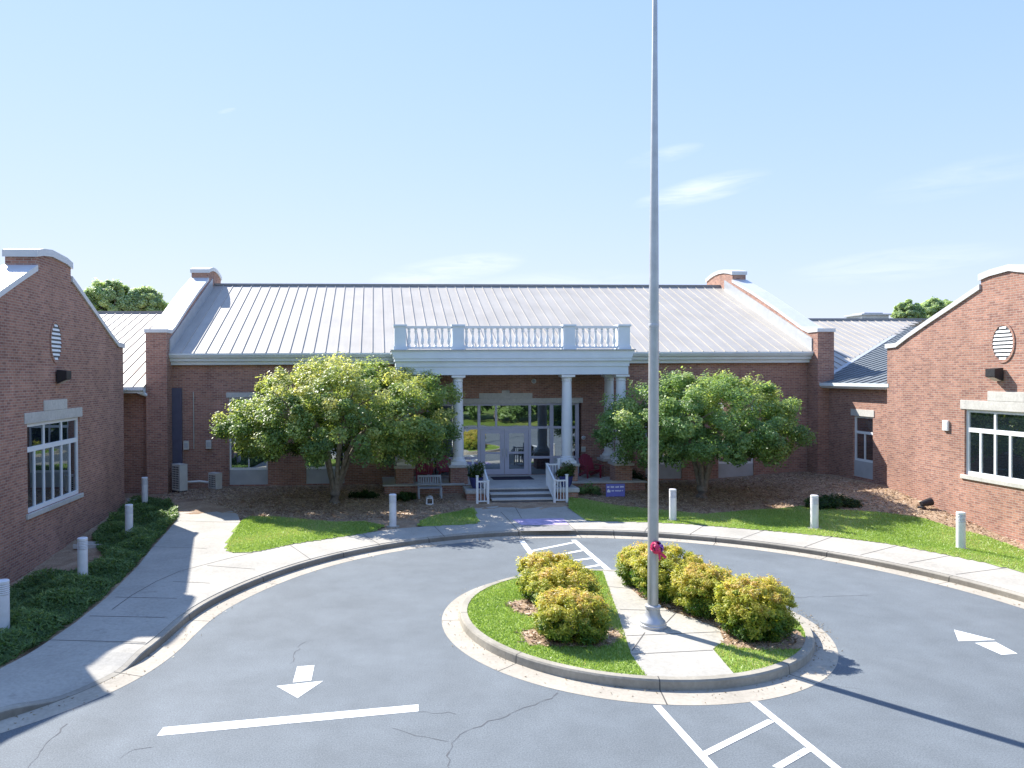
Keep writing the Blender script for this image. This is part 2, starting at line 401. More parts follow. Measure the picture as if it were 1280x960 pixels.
# ------------------------------------------------------------------ foliage
def norm(a): return a / (np.linalg.norm(a, axis=1, keepdims=True) + 1e-9)
def leaf_mesh(name, P, N, L, Wd, tint, mat, parent=None, fold=0.18):
    """rhombic folded leaves: centres P, normals N, length L, width Wd, colour tint (n,3)"""
    n = len(P)
    R = norm(RNG.normal(size=(n, 3))); A = norm(np.cross(N, R)); B = np.cross(N, A)
    L = np.broadcast_to(L, n)[:, None]; Wd = np.broadcast_to(Wd, n)[:, None]
    v = np.empty((n, 4, 3))
    v[:, 0] = P - A * L * 0.5; v[:, 1] = P + B * Wd * 0.5 - N * L * fold; v[:, 2] = P + A * L * 0.5 - N * L * fold * 0.5; v[:, 3] = P - B * Wd * 0.5 - N * L * fold
    off = np.array(WLOC[parent]) if parent is not None else np.zeros(3)
    v = (v - off).reshape(-1, 3)
    me = bpy.data.meshes.new(name)
    me.vertices.add(n * 4); me.vertices.foreach_set('co', v.ravel())
    me.loops.add(n * 6); me.polygons.add(n * 2)
    idx = (np.arange(n)[:, None] * 4 + np.array([0, 1, 2, 0, 2, 3])[None]).ravel()
    me.loops.foreach_set('vertex_index', idx.astype(np.int32))
    me.polygons.foreach_set('loop_start', (np.arange(n * 2) * 3).astype(np.int32))
    me.update(calc_edges=True)
    ca = me.color_attributes.new('tint', 'FLOAT_COLOR', 'POINT')
    c4 = np.ones((n, 4, 4)); c4[:, :, :3] = tint[:, None, :]
    ca.data.foreach_set('color', c4.ravel())
    me.materials.append(mat); me.validate()
    o = bpy.data.objects.new(name, me); COL.objects.link(o)
    if parent is not None: o.parent = parent
    WLOC[o] = Vector(off)
    return o

def lerp3(stops, t):
    t = np.clip(t, 0, 1); xs = [s[0] for s in stops]
    return np.stack([np.interp(t, xs, [s[1][k] for s in stops]) for k in range(3)], 1)

def crown(name, parent, shell, n_cl, per, cl_r, leaf, stops, top_bias=0.5, seed=1, z0=0, z1=1):
    """leaf clumps spread over the points returned by shell(rng) (position, outward direction)"""
    rng = np.random.default_rng(seed); Ps, Ns, Ts = [], [], []
    for i in range(n_cl):
        c, out = shell(rng)
        r = cl_r * rng.uniform(0.55, 1.3); m = int(per * rng.uniform(0.6, 1.3))
        d = norm(rng.normal(size=(m, 3))); rad = r * rng.uniform(0.25, 1.0, m) ** 0.5
        p = c + d * rad[:, None] * np.array([1.0, 1.0, 0.8])
        p += out * (rng.uniform(0, 1, m) ** 3)[:, None] * r * 0.7
        nn = norm(d * 0.5 + out * 0.5 + np.array([0, 0, 0.85]) + rng.normal(size=(m, 3)) * 0.55)
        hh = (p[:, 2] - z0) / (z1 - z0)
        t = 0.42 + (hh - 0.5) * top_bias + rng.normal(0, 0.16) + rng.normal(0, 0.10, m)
        Ps.append(p); Ns.append(nn); Ts.append(t)
    P, N, T = np.concatenate(Ps), np.concatenate(Ns), np.concatenate(Ts)
    L = leaf[0] * rng.uniform(0.65, 1.3, len(P)); Wd = L * leaf[1]
    return leaf_mesh(name, P, N, L, Wd, lerp3(stops, T) * rng.uniform(0.8, 1.2, (len(P), 1)), M_LEAF, parent)

# ------------------------------------------------------------------ terrain
ICX, ICY = 5.42, 16.05
def terrain(x, y):
    z = 0.15 + 0.20 * sm((y - 27.5) / 6.0)
    if x > 14:
        xs = max(15.0, 5.5 + math.sqrt(max(12.2 ** 2 - (y - 15) ** 2, 0)))
        zr = float(np.interp(y, [18, 22.3, 29.0, 36], [-0.38, -0.26, 0.70, 0.66]))
        w = sm((x - xs) / max(0.8, 21.0 - xs)); z = z * (1 - w) + zr * w
    if x < -6.6:
        zl = float(np.interp(y, [16, 22.4, 31.0], [-0.42, -0.37, 0.17]))
        w = sm((-x - 7.0) / 3.2); z = z * (1 - w) + zl * w
    return z
def PT(px, py, lift=0.0):                   # point of the photo on the terrain
    z = 0.2
    for _ in range(12):
        p = PZ(px, py, z); z = 0.5 * z + 0.5 * (terrain(p.x, p.y) + lift)
    return PZ(px, py, z)

def catmull(pts, step=0.25):
    pts = [np.array(p, float) for p in pts]; out = []
    for i in range(len(pts) - 1):
        p0, p1, p2, p3 = pts[max(i - 1, 0)], pts[i], pts[i + 1], pts[min(i + 2, len(pts) - 1)]
        n = max(2, int(np.linalg.norm(p2 - p1) / step))
        for k in range(n):
            t = k / n
            out.append(0.5 * ((2 * p1) + (-p0 + p2) * t + (2 * p0 - 5 * p1 + 4 * p2 - p3) * t * t + (-p0 + 3 * p1 - 3 * p2 + p3) * t ** 3))
    out.append(pts[-1]); return np.array(out)

def router(th): return np.polyval([0.014, -0.026, -0.104, 0.179, 9.333], th)
ths = np.linspace(2.75, 0.10, 30)
arc = [(5.5 + router(t) * math.cos(t), 15 + router(t) * math.sin(t)) for t in ths]
EDGE = catmull([(-30, 8.2), (-14, 8.7), (-9, 9.75), (-7.2, 10.6), (-5.85, 11.45), (-5.1, 12.15), (-4.35, 13.2), (-3.98, 14.3), (-3.82, 15.5), (-3.72, 16.9)] + arc +
               [(14.9, 14.2), (15.7, 12.4), (17.5, 10.9), (21, 9.8), (30, 9.2), (60, 9.0)], 0.22)
# relax the joined curve
for _ in range(25):
    EDGE[1:-1] = EDGE[1:-1] * 0.5 + (EDGE[:-2] + EDGE[2:]) * 0.25
tg = np.gradient(EDGE, axis=0); tg /= np.hypot(*tg.T)[:, None]
NRM = np.stack([-tg[:, 1], tg[:, 0]], 1)     # away from the road
SLEN = np.r_[0, np.cumsum(np.hypot(*np.diff(EDGE, axis=0).T))]
def off(d): return EDGE + NRM * d
FACE, BACK = off(0.45), off(0.61)
i0 = int(np.argmin(np.hypot(*(EDGE - np.array(PZ(186, 847)[:2])).T)))      # the kerb dips to the ramp between these two
ia = int(np.argmin(np.hypot(*(FACE - np.array(PZ(160, 842)[:2])).T))); ib = int(np.argmin(np.hypot(*(FACE - np.array(PZ(88, 874)[:2])).T)))
KH = np.full(len(EDGE), 0.15)
for i in range(len(EDGE)):
    if ib <= i <= ia: KH[i] = 0.012
    elif i > ia: KH[i] = 0.012 + 0.138 * sm((SLEN[i] - SLEN[ia]) / 0.9)
    else: KH[i] = 0.012 + 0.138 * sm((SLEN[ib] - SLEN[i]) / 1.1)

def sweep(mb, rails, us):
    """quads between neighbouring rails (each a list of 3-D points)"""
    acc = 0
    for a, b in zip(rails[:-1], rails[1:]):
        w = float(np.linalg.norm(np.array(a[len(a) // 2]) - np.array(b[len(b) // 2])))
        for i in range(len(a) - 1):
            mb.poly([a[i], b[i], b[i + 1], a[i + 1]][::-1], [(us[i], acc), (us[i], acc + w), (us[i + 1], acc + w), (us[i + 1], acc)][::-1])
        acc += w
def r3(xy, z): return [(p[0], p[1], (z[i] if hasattr(z, '__len__') else z)) for i, p in enumerate(xy)]

mb = MB()                                    # the road sheet
mb.ngon([tuple(p) for p in off(0.3)] + [(60, -9.5), (-30, -9.5)], 0.0)
struct('road', mb, M_ASPHALT)
mb = MB(); mb.ngon([(-400, -9), (400, -9), (400, -400), (-400, -400)], 0.02); struct('field', mb, M_FIELD)
mb = MB(); mb.ngon([(-900, -900), (900, -900), (900, 1500), (-900, 1500)], -0.75); struct('ground', mb, M_FIELD)

sel = slice(0, len(EDGE))
mb = MB(); sweep(mb, [r3(EDGE, 0.004), r3(off(0.40), 0.010), r3(FACE, 0.010)], SLEN); struct('gutter', mb, M_GUT)
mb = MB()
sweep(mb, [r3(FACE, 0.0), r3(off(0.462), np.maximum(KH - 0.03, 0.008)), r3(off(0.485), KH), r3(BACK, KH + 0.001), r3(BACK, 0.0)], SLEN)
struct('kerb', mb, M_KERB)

def p2_(p): return (p[0], p[1])
def inside(poly, x, y):
    c = False; n = len(poly); j = n - 1
    for i in range(n):
        xi, yi = poly[i]; xj, yj = poly[j]
        if (yi > y) != (yj > y) and x < (xj - xi) * (y - yi) / (yj - yi) + xi: c = not c
        j = i
    return c
road_poly = [tuple(p) for p in off(1.35)] + [(60, -16), (-30, -16)]
rp_np = np.array(road_poly)
def inside_np(poly, X, Y):
    c = np.zeros(X.shape, bool); poly = np.asarray(poly); n = len(poly); j = n - 1
    for i in range(n):
        xi, yi = poly[i]; xj, yj = poly[j]
        if yi != yj:
            m = ((yi > Y) != (yj > Y)) & (X < (xj - xi) * (Y - yi) / (yj - yi) + xi); c ^= m
        j = i
    return c
gx, gy = np.arange(-32, 46.01, 0.3), np.arange(8, 64.01, 0.3)
GX, GY = np.meshgrid(gx, gy); INS = inside_np(rp_np, GX, GY)
backline = catmull([p2_(PZ(62.5, 800, 0.165)), p2_(PZ(35, 817.5, 0.165)), p2_(PZ(0, 836, 0.165)), (-6.9, 12.9), (-8.0, 11.9), (-12, 10.9), (-30, 10.4)], 0.1)
js = int(np.argmin(np.hypot(*(BACK - np.array(PZ(184, 804, 0.165)[:2])).T)))
RAMP = inside_np([tuple(p) for p in BACK[:js + 1]] + [tuple(p) for p in backline], GX, GY)
mb = MB(); idx = -np.ones(GX.shape, int)
bumpn = RNG.normal(size=GX.shape) * 0.012
for j in range(GX.shape[0]):
    for i in range(GX.shape[1]):
        if not INS[j, i]:
            idx[j, i] = len(mb.v); mb.v.append((GX[j, i], GY[j, i], terrain(GX[j, i], GY[j, i]) + bumpn[j, i] - 0.02 - 0.22 * RAMP[j, i]))
for j in range(GX.shape[0] - 1):
    for i in range(GX.shape[1] - 1):
        q = (idx[j, i], idx[j, i + 1], idx[j + 1, i + 1], idx[j + 1, i])
        if min(q) >= 0: mb.f.append(q)
struct('mulch_bed', mb, M_MULCH, smooth=True)

# sidewalk: one slab round the circle, one sloping piece beside the ramp
def p2(p): return (p[0], p[1])
ZW = 0.165
lw = [p2(PZ(x, y, ZW)) for x, y in ((95, 777.5), (132.5, 747.5), (172.5, 707.5), (190, 685), (207.5, 666), (221, 650), (222, 640), (212, 632))]
lw_top = [p2(PZ(x, y, ZW)) for x, y in ((160, 629), (158, 623), (200, 625), (248, 628.5), (270, 633), (285, 636), (297, 643), (300.5, 652), (294, 664), (287, 675), (283, 684), (285, 689), (292, 691))]
bk = [p2(PZ(x, y, ZW)) for x, y in ((324, 689), (372, 679), (420, 672), (465, 665), (493, 661), (545, 657), (597, 654.5))]
porchw = [p2(PZ(x, y, ZW)) for x, y in ((592, 626), (707, 626), (709, 634), (727, 646), (734, 651))]
bk2 = [p2(PZ(x, y, ZW)) for x, y in ((809, 652.5), (860, 655), (920, 660), (980, 665), (1040, 671), (1109, 679.5), (1192, 695), (1240, 705), (1280, 715))]
js = int(np.argmin(np.hypot(*(BACK - np.array(PZ(184, 804, ZW)[:2])).T)))
jn = int(np.argmin(np.hypot(*(BACK - np.array((14.9, 13.6))).T)))
outline = [tuple(p) for p in BACK[js:jn]] + [(17.6, 13.0), (17.95, 15.5)] + bk2[::-1] + porchw[::-1] + bk[::-1] + lw_top[::-1] + lw[::-1] + [p2(PZ(62.5, 800, ZW))]
mb = MB(); mb.slab(outline, ZW, 0.0); struct('sidewalk', mb, M_WALK)
# ramp piece
backline = catmull([p2(PZ(62.5, 800, ZW)), p2(PZ(35, 817.5, ZW)), p2(PZ(0, 836, ZW)), (-6.9, 12.9), (-8.0, 11.9), (-12, 10.9), (-30, 10.4)], 0.1)
fr = BACK[:js + 1][::-1]; fh = KH[:js + 1][::-1]
def resample(c, n):
    c = np.asarray(c, float); s = np.r_[0, np.cumsum(np.hypot(*np.diff(c, axis=0).T))]; t = np.linspace(0, 1, n) * s[-1]
    return np.stack([np.interp(t, s, c[:, 0]), np.interp(t, s, c[:, 1])], 1)
nb = len(fr); bl = resample(backline, nb)
us = np.r_[0, np.cumsum(np.hypot(*np.diff(fr, axis=0).T))]
mb = MB(); rails = []
for k in np.linspace(0, 1, 7):
    xy = fr * (1 - k) + bl * k; kk = sm(k / 0.8)
    rails.append([(xy[i][0], xy[i][1], (fh[i] + 0.003) * (1 - kk) + ZW * kk) for i in range(nb)])
sweep(mb, rails, us); struct('sidewalk_ramp', mb, M_WALK)

# joints cut in the sidewalk
mb = MB()
def strip(a, b, w=0.022, z=ZW + 0.004):
    a, b = np.array(a[:2], float), np.array(b[:2], float); d = b - a; d /= np.hypot(*d); n = np.array((-d[1], d[0])) * w / 2
    mb.ngon([a - n, b - n, b + n, a + n], z)
for px in ((182, 803, 62.5, 800), (206, 772, 112, 770), (221, 748, 144, 746.5), (262, 729, 216, 727), (319, 711.5, 259, 707), (259, 685.5, 190, 683.5), (300, 653, 212, 651),
           (324, 689, 290, 697), (290, 697, 255, 706), (255, 706, 225, 714), (225, 714, 195, 727), (195, 727, 165, 744), (165, 744, 140, 762),
           (388, 699, 362, 681), (475, 681, 452, 667), (556, 671, 543, 658),
           (652, 667, 626, 640), (722, 665, 705, 650), (805, 665, 815, 653), (862, 668, 880, 657), (925, 674, 955, 663), (1005, 684, 1040, 671),
           (1075, 694, 1122, 682), (1135, 704, 1190, 694), (1195, 718, 1260, 709.5), (640, 627, 652, 648)):
    strip(PZ(px[0], px[1], ZW), PZ(px[2], px[3], ZW))
jl = struct('sidewalk_joints', mb, M_JOINT)

# lilac chalk band and grey tactile pad at the porch walk
mb = MB(); mb.ngon([p2(PZ(x, y, ZW)) for x, y in ((640, 649), (704, 648), (711, 656), (652, 656.5))], ZW + 0.006); struct('painted_band', mb, M_LILAC)
mb = MB(); mb.ngon([p2(PZ(x, y, ZW)) for x, y in ((652, 656.7), (711, 656.3), (716, 663.5), (650, 664))], ZW + 0.006); struct('tactile_pad', mb, M_TACTILE)

# island
def ring(f, n=120): return np.array([(ICX + f(t) * math.cos(t), ICY + f(t) * math.sin(t)) for t in np.linspace(0, 2 * math.pi, n)])
r_gut = lambda t: 4.07 - 0.17 * math.sin(t) - 0.05 * math.cos(2 * t)
r_face = lambda t: 3.67 - 0.07 * math.sin(t) + 0.05 * math.cos(t)
g0, g1, f0, f1, f2, f3 = ring(r_gut), ring(lambda t: r_face(t) + 0.04), ring(r_face), ring(lambda t: r_face(t) - 0.012), ring(lambda t: r_face(t) - 0.035), ring(lambda t: r_face(t) - 0.17)
us = np.r_[0, np.cumsum(np.hypot(*np.diff(g0, axis=0).T))]
mb = MB(); sweep(mb, [r3(g0, 0.004), r3(g1, 0.010), r3(f0, 0.010)], us); struct('island_gutter', mb, M_GUT)
mb = MB(); sweep(mb, [r3(f0, 0.0), r3(f1, 0.15), r3(f2, 0.18), r3(f3, 0.181), r3(f3, 0.0)], us); struct('island_kerb', mb, M_IKERB)
mb = MB(); mb.ngon([tuple(p) for p in f3[:-1]], 0.165); struct('island_lawn', mb, M_LAWN)
ZI = 0.172
lft = [(752, 711), (770, 760), (789, 818), (810.5, 853)]; rgt = [(928, 848), (891, 811.5), (905, 801), (899, 786), (870, 774), (838, 764), (800, 746), (787, 734), (773, 711)]
wpoly = [p2(PZ(x, y, ZI)) for x, y in lft + rgt]
def clampI(p):
    d = np.array(p) - (ICX, ICY); t = math.atan2(d[1], d[0]); R = r_face(t) - 0.172; r = np.hypot(*d)
    return tuple(np.array((ICX, ICY)) + d * (R / r)) if r > R else tuple(p)
wpoly = [clampI(p) for p in wpoly]
seg_n = []                                       # keep the end against the kerb curved
a, b = wpoly[3], wpoly[4]; ta, tb = math.atan2(a[1] - ICY, a[0] - ICX), math.atan2(b[1] - ICY, b[0] - ICX)
arc_in = [(ICX + (r_face(t) - 0.172) * math.cos(t), ICY + (r_face(t) - 0.172) * math.sin(t)) for t in np.linspace(ta, tb, 12)]
wpoly = wpoly[:3] + arc_in + wpoly[5:]
mb = MB(); mb.ngon(wpoly, 0.176); struct('island_path', mb, M_WALK)
mb = MB()
for px in ((775, 762, 838, 764), (783, 795, 899, 790), (790, 818, 891, 813), (790, 814, 806, 791), (825, 787, 845, 766), (757, 733, 789, 736)):
    strip(PZ(px[0], px[1], ZI), PZ(px[2], px[3], ZI), 0.02, 0.180)
struct('island_joints', mb, M_JOINT)
def blob(cx, cy, rx, ry, n=26, jit=0.12, seed=0):
    r = random.Random(seed); ph = [r.uniform(0, 6.28) for _ in range(4)]
    return [(cx + rx * (1 + jit * sum(math.sin((k + 2) * t + ph[k]) for k in range(4)) / 2) * math.cos(t), cy + ry * (1 + jit * sum(math.sin((k + 2) * t + ph[k]) for k in range(4)) / 2) * math.sin(t))
            for t in np.linspace(0, 2 * math.pi, n)[:-1]]
mb = MB()
SHRUB = [  # px of base centre, half width px, top y -> filled below
    (688, 750, 43, 692), (706, 766, 48, 706), (717, 803, 48, 741),
    (806, 735, 33, 682), (846, 746, 44, 680), (886, 772, 41, 708), (950, 799, 49, 722)]
pads = [(690, 758, 0.95, 0.8), (715, 795, 1.0, 0.62), (808, 742, 0.8, 0.6), (858, 758, 1.0, 0.6), (893, 776, 0.8, 0.5), (950, 796, 1.05, 0.7)]
for k, (x, y, rx, ry) in enumerate(pads):
    c = PZ(x, y, 0.17); mb.ngon([clampI(q) for q in blob(c.x, c.y, rx, ry, seed=k)], 0.1700)
    for vi in range(len(mb.v) - 25, len(mb.v)): pass
isl_mulch = struct('island_mulch', mb, M_MULCH)
for i, v in enumerate(isl_mulch.data.vertices): v.co.z = 0.1685 + 0.0004 * (i // 25)

# lawns
lawn_polys = {}
L1 = [(301, 652), (294, 664), (287, 675), (283, 684), (285, 689), (292, 691), (324, 689), (372, 679), (420, 672), (465, 665), (480, 657), (455, 652), (420, 653), (385, 650), (345, 646), (312, 646)]
L1b = [(522, 658), (545, 657), (597, 654.5), (594, 645), (592, 634), (570, 640), (545, 644), (528, 650)]
L2 = [(712, 636), (727, 646), (734, 651), (809, 652.5), (860, 655), (920, 660), (980, 665), (1040, 671), (1109, 679.5), (1192, 695), (1240, 705), (1280, 715), (1320, 724), (1320, 700), (1280, 688), (1230, 670), (1190, 660), (1153, 648), (1105, 641), (1055, 638), (1000, 633), (940, 638), (880, 643), (820, 637), (770, 632), (730, 624), (712, 622)]
def lawn_sheet(name, px):
    poly = [p2(PT(x, y, 0.02)) for x, y in px]
    A = np.array(poly); x0, y0 = A.min(0); x1, y1 = A.max(0); st = 0.12
    X, Y = np.meshgrid(np.arange(x0, x1 + st, st), np.arange(y0, y1 + st, st)); I = inside_np(poly, X, Y)
    bm = bmesh.new(); vs = {}
    def gv(i, j):
        if (i, j) not in vs: vs[i, j] = bm.verts.new((X[j, i], Y[j, i], terrain(X[j, i], Y[j, i]) + 0.028))
        return vs[i, j]
    for j in range(X.shape[0] - 1):
        for i in range(X.shape[1] - 1):
            if I[j:j + 2, i:i + 2].sum() >= 2: bm.faces.new((gv(i, j), gv(i + 1, j), gv(i + 1, j + 1), gv(i, j + 1)))
    me = bpy.data.meshes.new(name); bm.to_mesh(me); bm.free(); me.materials.append(M_LAWN)
    me.polygons.foreach_set('use_smooth', [True] * len(me.polygons))
    o = bpy.data.objects.new(name, me); COL.objects.link(o); tag(o, kind='structure'); return poly
polysL = [lawn_sheet('lawn', p) for p in (L1, L1b, L2)]

def blades(name, polys, dens, h, zf, holes=()):
    Ps = []
    for poly in polys:
        A = np.array(poly); x0, y0 = A.min(0); x1, y1 = A.max(0); n = int((x1 - x0) * (y1 - y0) * dens)
        X, Y = RNG.uniform(x0, x1, n), RNG.uniform(y0, y1, n); I = inside_np(poly, X, Y)
        for hp in holes: I &= ~inside_np(hp, X, Y)
        Ps.append(np.stack([X[I], Y[I]], 1))
    P = np.concatenate(Ps); n = len(P); Z = np.array([zf(x, y) for x, y in P])
    a = RNG.uniform(0, 6.283, n); hh = h * RNG.uniform(0.5, 1.3, n); w = 0.012
    v = np.empty((n, 3, 3)); dx, dy = np.cos(a) * w, np.sin(a) * w
    v[:, 0] = np.stack([P[:, 0] - dx, P[:, 1] - dy, Z], 1); v[:, 1] = np.stack([P[:, 0] + dx, P[:, 1] + dy, Z], 1)
    ln = RNG.normal(0, 0.45, (n, 2)) * hh[:, None]
    v[:, 2] = np.stack([P[:, 0] + ln[:, 0], P[:, 1] + ln[:, 1], Z + hh], 1)
    me = bpy.data.meshes.new(name); me.vertices.add(n * 3); me.vertices.foreach_set('co', v.ravel()); me.loops.add(n * 3); me.polygons.add(n)
    me.loops.foreach_set('vertex_index', np.arange(n * 3, dtype=np.int32)); me.polygons.foreach_set('loop_start', (np.arange(n) * 3).astype(np.int32)); me.update(calc_edges=True)
    t = np.clip(0.5 + RNG.normal(0, 0.22, n) + 0.25 * np.sin(P[:, 0] * 1.3 + 2 * np.sin(P[:, 1] * 0.9)), 0, 1)
    c = lerp3([(0, (0.20, 0.32, 0.07)), (0.5, (0.29, 0.42, 0.10)), (0.85, (0.38, 0.49, 0.16)), (1, (0.52, 0.48, 0.27))], t)
    ca = me.color_attributes.new('tint', 'FLOAT_COLOR', 'POINT'); c4 = np.ones((n, 3, 4)); c4[:, :, :3] = c[:, None]; ca.data.foreach_set('color', c4.ravel())
    me.materials.append(M_BLADE); o = bpy.data.objects.new(name, me); COL.objects.link(o); return tag(o, 'short bright green mown grass', 'grass', kind='stuff')
blades('grass', polysL, 1100, 0.05, lambda x, y: terrain(x, y) + 0.026)
isl_poly = [tuple(p) for p in ring(lambda t: r_face(t) - 0.18)[:-1]]
pad_polys = []
for k, (x, y, rx, ry) in enumerate(pads):
    c = PZ(x, y, 0.17); pad_polys.append(blob(c.x, c.y, rx, ry, seed=k))
go = blades('grass', [isl_poly], 1700, 0.045, lambda x, y: 0.163, [wpoly] + pad_polys); go['label'] = 'mown grass between kerb and shrubs of the island'

# road markings
def quadpx(mb, px, z): mb.ngon([p2(PZ(x, y, z)) for x, y in px], z)
def worn_line(mb, a, b, w, z=0.004):
    a, b = np.array(a), np.array(b); d = b - a; d /= np.hypot(*d); n = np.array((-d[1], d[0])) * w / 2
    mb.ngon([a - n, b - n, b + n, a + n], z)
mb = MB(); quadpx(mb, [(204, 909), (523, 880.5), (523, 889), (196, 920)], 0.004); struct('stop_line', mb, M_PAINT)
def arrow(px_tri, px_tail):
    mb = MB(); quadpx(mb, px_tri, 0.005); quadpx(mb, px_tail, 0.005); struct('arrow_marking', mb, M_PAINT)
arrow([(345.5, 857.5), (404, 851), (372, 872.5)], [(371.5, 833), (393, 831.5), (389, 850.5), (366, 853)])
arrow([(1192.5, 787), (1244.5, 800), (1198, 801.4)], [(1218.5, 803.6), (1244.5, 802.4), (1272, 817), (1252, 818.4)])
mb = MB()
def hatch(l0, l1, r0, r1, rungs, w=0.12, far=0):
    worn_line(mb, p2(PZ(*l0)), p2(PZ(*l1)), w, 0.004); worn_line(mb, p2(PZ(*r0)), p2(PZ(*r1)), w, 0.004)
    for a, b in rungs: worn_line(mb, p2(PZ(*a)), p2(PZ(*b)), w * 0.85, 0.006)
hatch((821, 882), (905, 975), (942, 877), (1100, 1004), [((880, 943), (964, 901)), ((970, 960), (1010, 937))], 0.13)
hatch((652, 676), (675, 707), (717, 675), (761, 713), [((664, 689), (718, 678)), ((680, 697), (729, 688)), ((695, 704), (739, 698)), ((710, 713), (750, 706.5))], 0.17)
struct('crosswalk_marking', mb, M_PAINT)
mb = MB()
def crack(px, w=0.012, seed=0):
    r = random.Random(seed); pts = [np.array(p2(PZ(*p))) for p in px]
    for a, b in zip(pts[:-1], pts[1:]):
        n = max(2, int(np.hypot(*(b - a)) / 0.12)); prev = a
        for k in range(1, n + 1):
            q = a + (b - a) * k / n + np.array((r.gauss(0, 0.02), r.gauss(0, 0.02))) * (k < n)
            d = q - prev; L = np.hypot(*d); m = np.array((-d[1], d[0])) / L * w * r.uniform(0.12, 0.62); mb.ngon([prev - m, q - m, q + m, prev + m], 0.003); prev = q
crack([(566, 975), (558, 945), (575, 918), (617, 900), (690, 873), (697, 866)], 0.02, 1)
crack([(362, 830), (375, 806), (392, 800)], 0.018, 2); crack([(523, 890), (570, 893)], 0.015, 3); crack([(490, 910), (520, 920), (560, 927)], 0.013, 4)
crack([(84, 905), (62, 925), (35, 960)], 0.02, 5); crack([(935, 749), (1085, 744)], 0.012, 6); crack([(1026, 857), (1075, 861)], 0.014, 7); crack([(150, 948), (168, 937), (190, 934)], 0.012, 8)
struct('road_cracks', mb, M_CRACK)

# ------------------------------------------------------------------ buildings
def hexa(mb, to3, a0, a1, b0, b1, d0, d1):      # box in wall coordinates (along, up, depth; depth > 0 is inward)
    b = len(mb.v)
    for d in (d0, d1):
        for a, z in ((a0, b0), (a1, b0), (a1, b1), (a0, b1)): mb.v.append(tuple(to3(a, z, d)))
    for f in ((0, 3, 2, 1), (4, 5, 6, 7), (0, 1, 5, 4), (1, 2, 6, 5), (2, 3, 7, 6), (3, 0, 4, 7)): mb.f.append(tuple(b + i for i in f))
def wall_face(mb, to3, a0, a1, z0, z1, holes, depth=0.14):
    xs = sorted({a0, a1, *[h[0] for h in holes], *[h[1] for h in holes]}); zs = sorted({z0, z1, *[h[2] for h in holes], *[h[3] for h in holes]})
    for i in range(len(xs) - 1):
        for j in range(len(zs) - 1):
            xm, zm = (xs[i] + xs[i + 1]) / 2, (zs[j] + zs[j + 1]) / 2
            if any(h[0] < xm < h[1] and h[2] < zm < h[3] for h in holes): continue
            mb.poly([to3(xs[i], zs[j], 0), to3(xs[i + 1], zs[j], 0), to3(xs[i + 1], zs[j + 1], 0), to3(xs[i], zs[j + 1], 0)])
    for h in holes:
        for (p, q) in (((h[0], h[2]), (h[0], h[3])), ((h[1], h[2]), (h[1], h[3])), ((h[0], h[2]), (h[1], h[2])), ((h[0], h[3]), (h[1], h[3]))):
            mb.poly([to3(p[0], p[1], 0), to3(q[0], q[1], 0), to3(q[0], q[1], depth), to3(p[0], p[1], depth)])
TF = lambda Y: (lambda a, z, d: Vector((a, Y + d, z)))               # wall facing the camera
TR = lambda X: (lambda a, z, d: Vector((X - d, a, z)))               # wall facing +x
TL = lambda X: (lambda a, z, d: Vector((X + d, a, z)))               # wall facing -x

def window(parent, to3, a0, a1, b0, b1, top_mull, low_mull, trans, lintel=None, key=None, sill=None, panel=None, mat=None, fw=0.085):
    mat = mat or M_FRAME; f = MB(); d0, d1 = 0.07, 0.15
    hexa(f, to3, a0, a0 + fw, b0, b1, d0, d1); hexa(f, to3, a1 - fw, a1, b0, b1, d0, d1)
    hexa(f, to3, a0 + fw, a1 - fw, b1 - fw, b1, d0, d1); hexa(f, to3, a0 + fw, a1 - fw, b0, b0 + fw * 1.3, d0, d1)
    lo = b0 + fw * 1.3
    if trans is not None:
        hexa(f, to3, a0 + fw, a1 - fw, trans - fw * 0.75, trans + fw * 0.75, d0 + 0.004, d1); hi = trans - fw * 0.75
        for m in top_mull: hexa(f, to3, m - fw * 0.4, m + fw * 0.4, trans + fw * 0.75, b1 - fw, d0 + 0.008, d1)
    else: hi = b1 - fw
    for m in low_mull: hexa(f, to3, m - fw * 0.4, m + fw * 0.4, lo, hi, d0 + 0.008, d1)
    w = f.build('window', mat, parent)
    g = MB(); hexa(g, to3, a0 + 0.02, a1 - 0.02, b0 + 0.02, b1 - 0.02, 0.112, 0.13); g.build('pane', M_GLASS, w)
    if lintel:
        l = MB(); hexa(l, to3, *lintel, -0.025, 0.12)
        if key: hexa(l, to3, *key, -0.03, 0.10)
        l.build('lintel', M_STONE, w, bevel=0.01)
    if sill: s = MB(); hexa(s, to3, *sill, -0.06, 0.16); s.build('sill', M_STONE, w, bevel=0.01)
    if panel: p = MB(); hexa(p, to3, *panel, 0.05, 0.12); p.build('spandrel', M_PANEL, w)
    return w

def seam_roof(mb, e0, e1, up, n, th=0.09, sw=0.030, sh=0.042):
    """metal roof plane: eave e0->e1, ridge = eave + up; n seams run from eave to ridge"""
    e0, e1, up = Vector(e0), Vector(e1), Vector(up); ax = (e1 - e0); nn = ax.cross(up).normalized()
    if nn.z < 0: nn = -nn
    c = (e0 + e1) / 2 + up / 2 - nn * th / 2
    mb.obox(c, ax / 2, up / 2, nn * th / 2)
    for k in range(n + 1):
        p = e0 + ax * (k / n); mb.obox(p + up / 2 + nn * sh / 2, ax.normalized() * sw / 2, up / 2, nn * sh / 2)

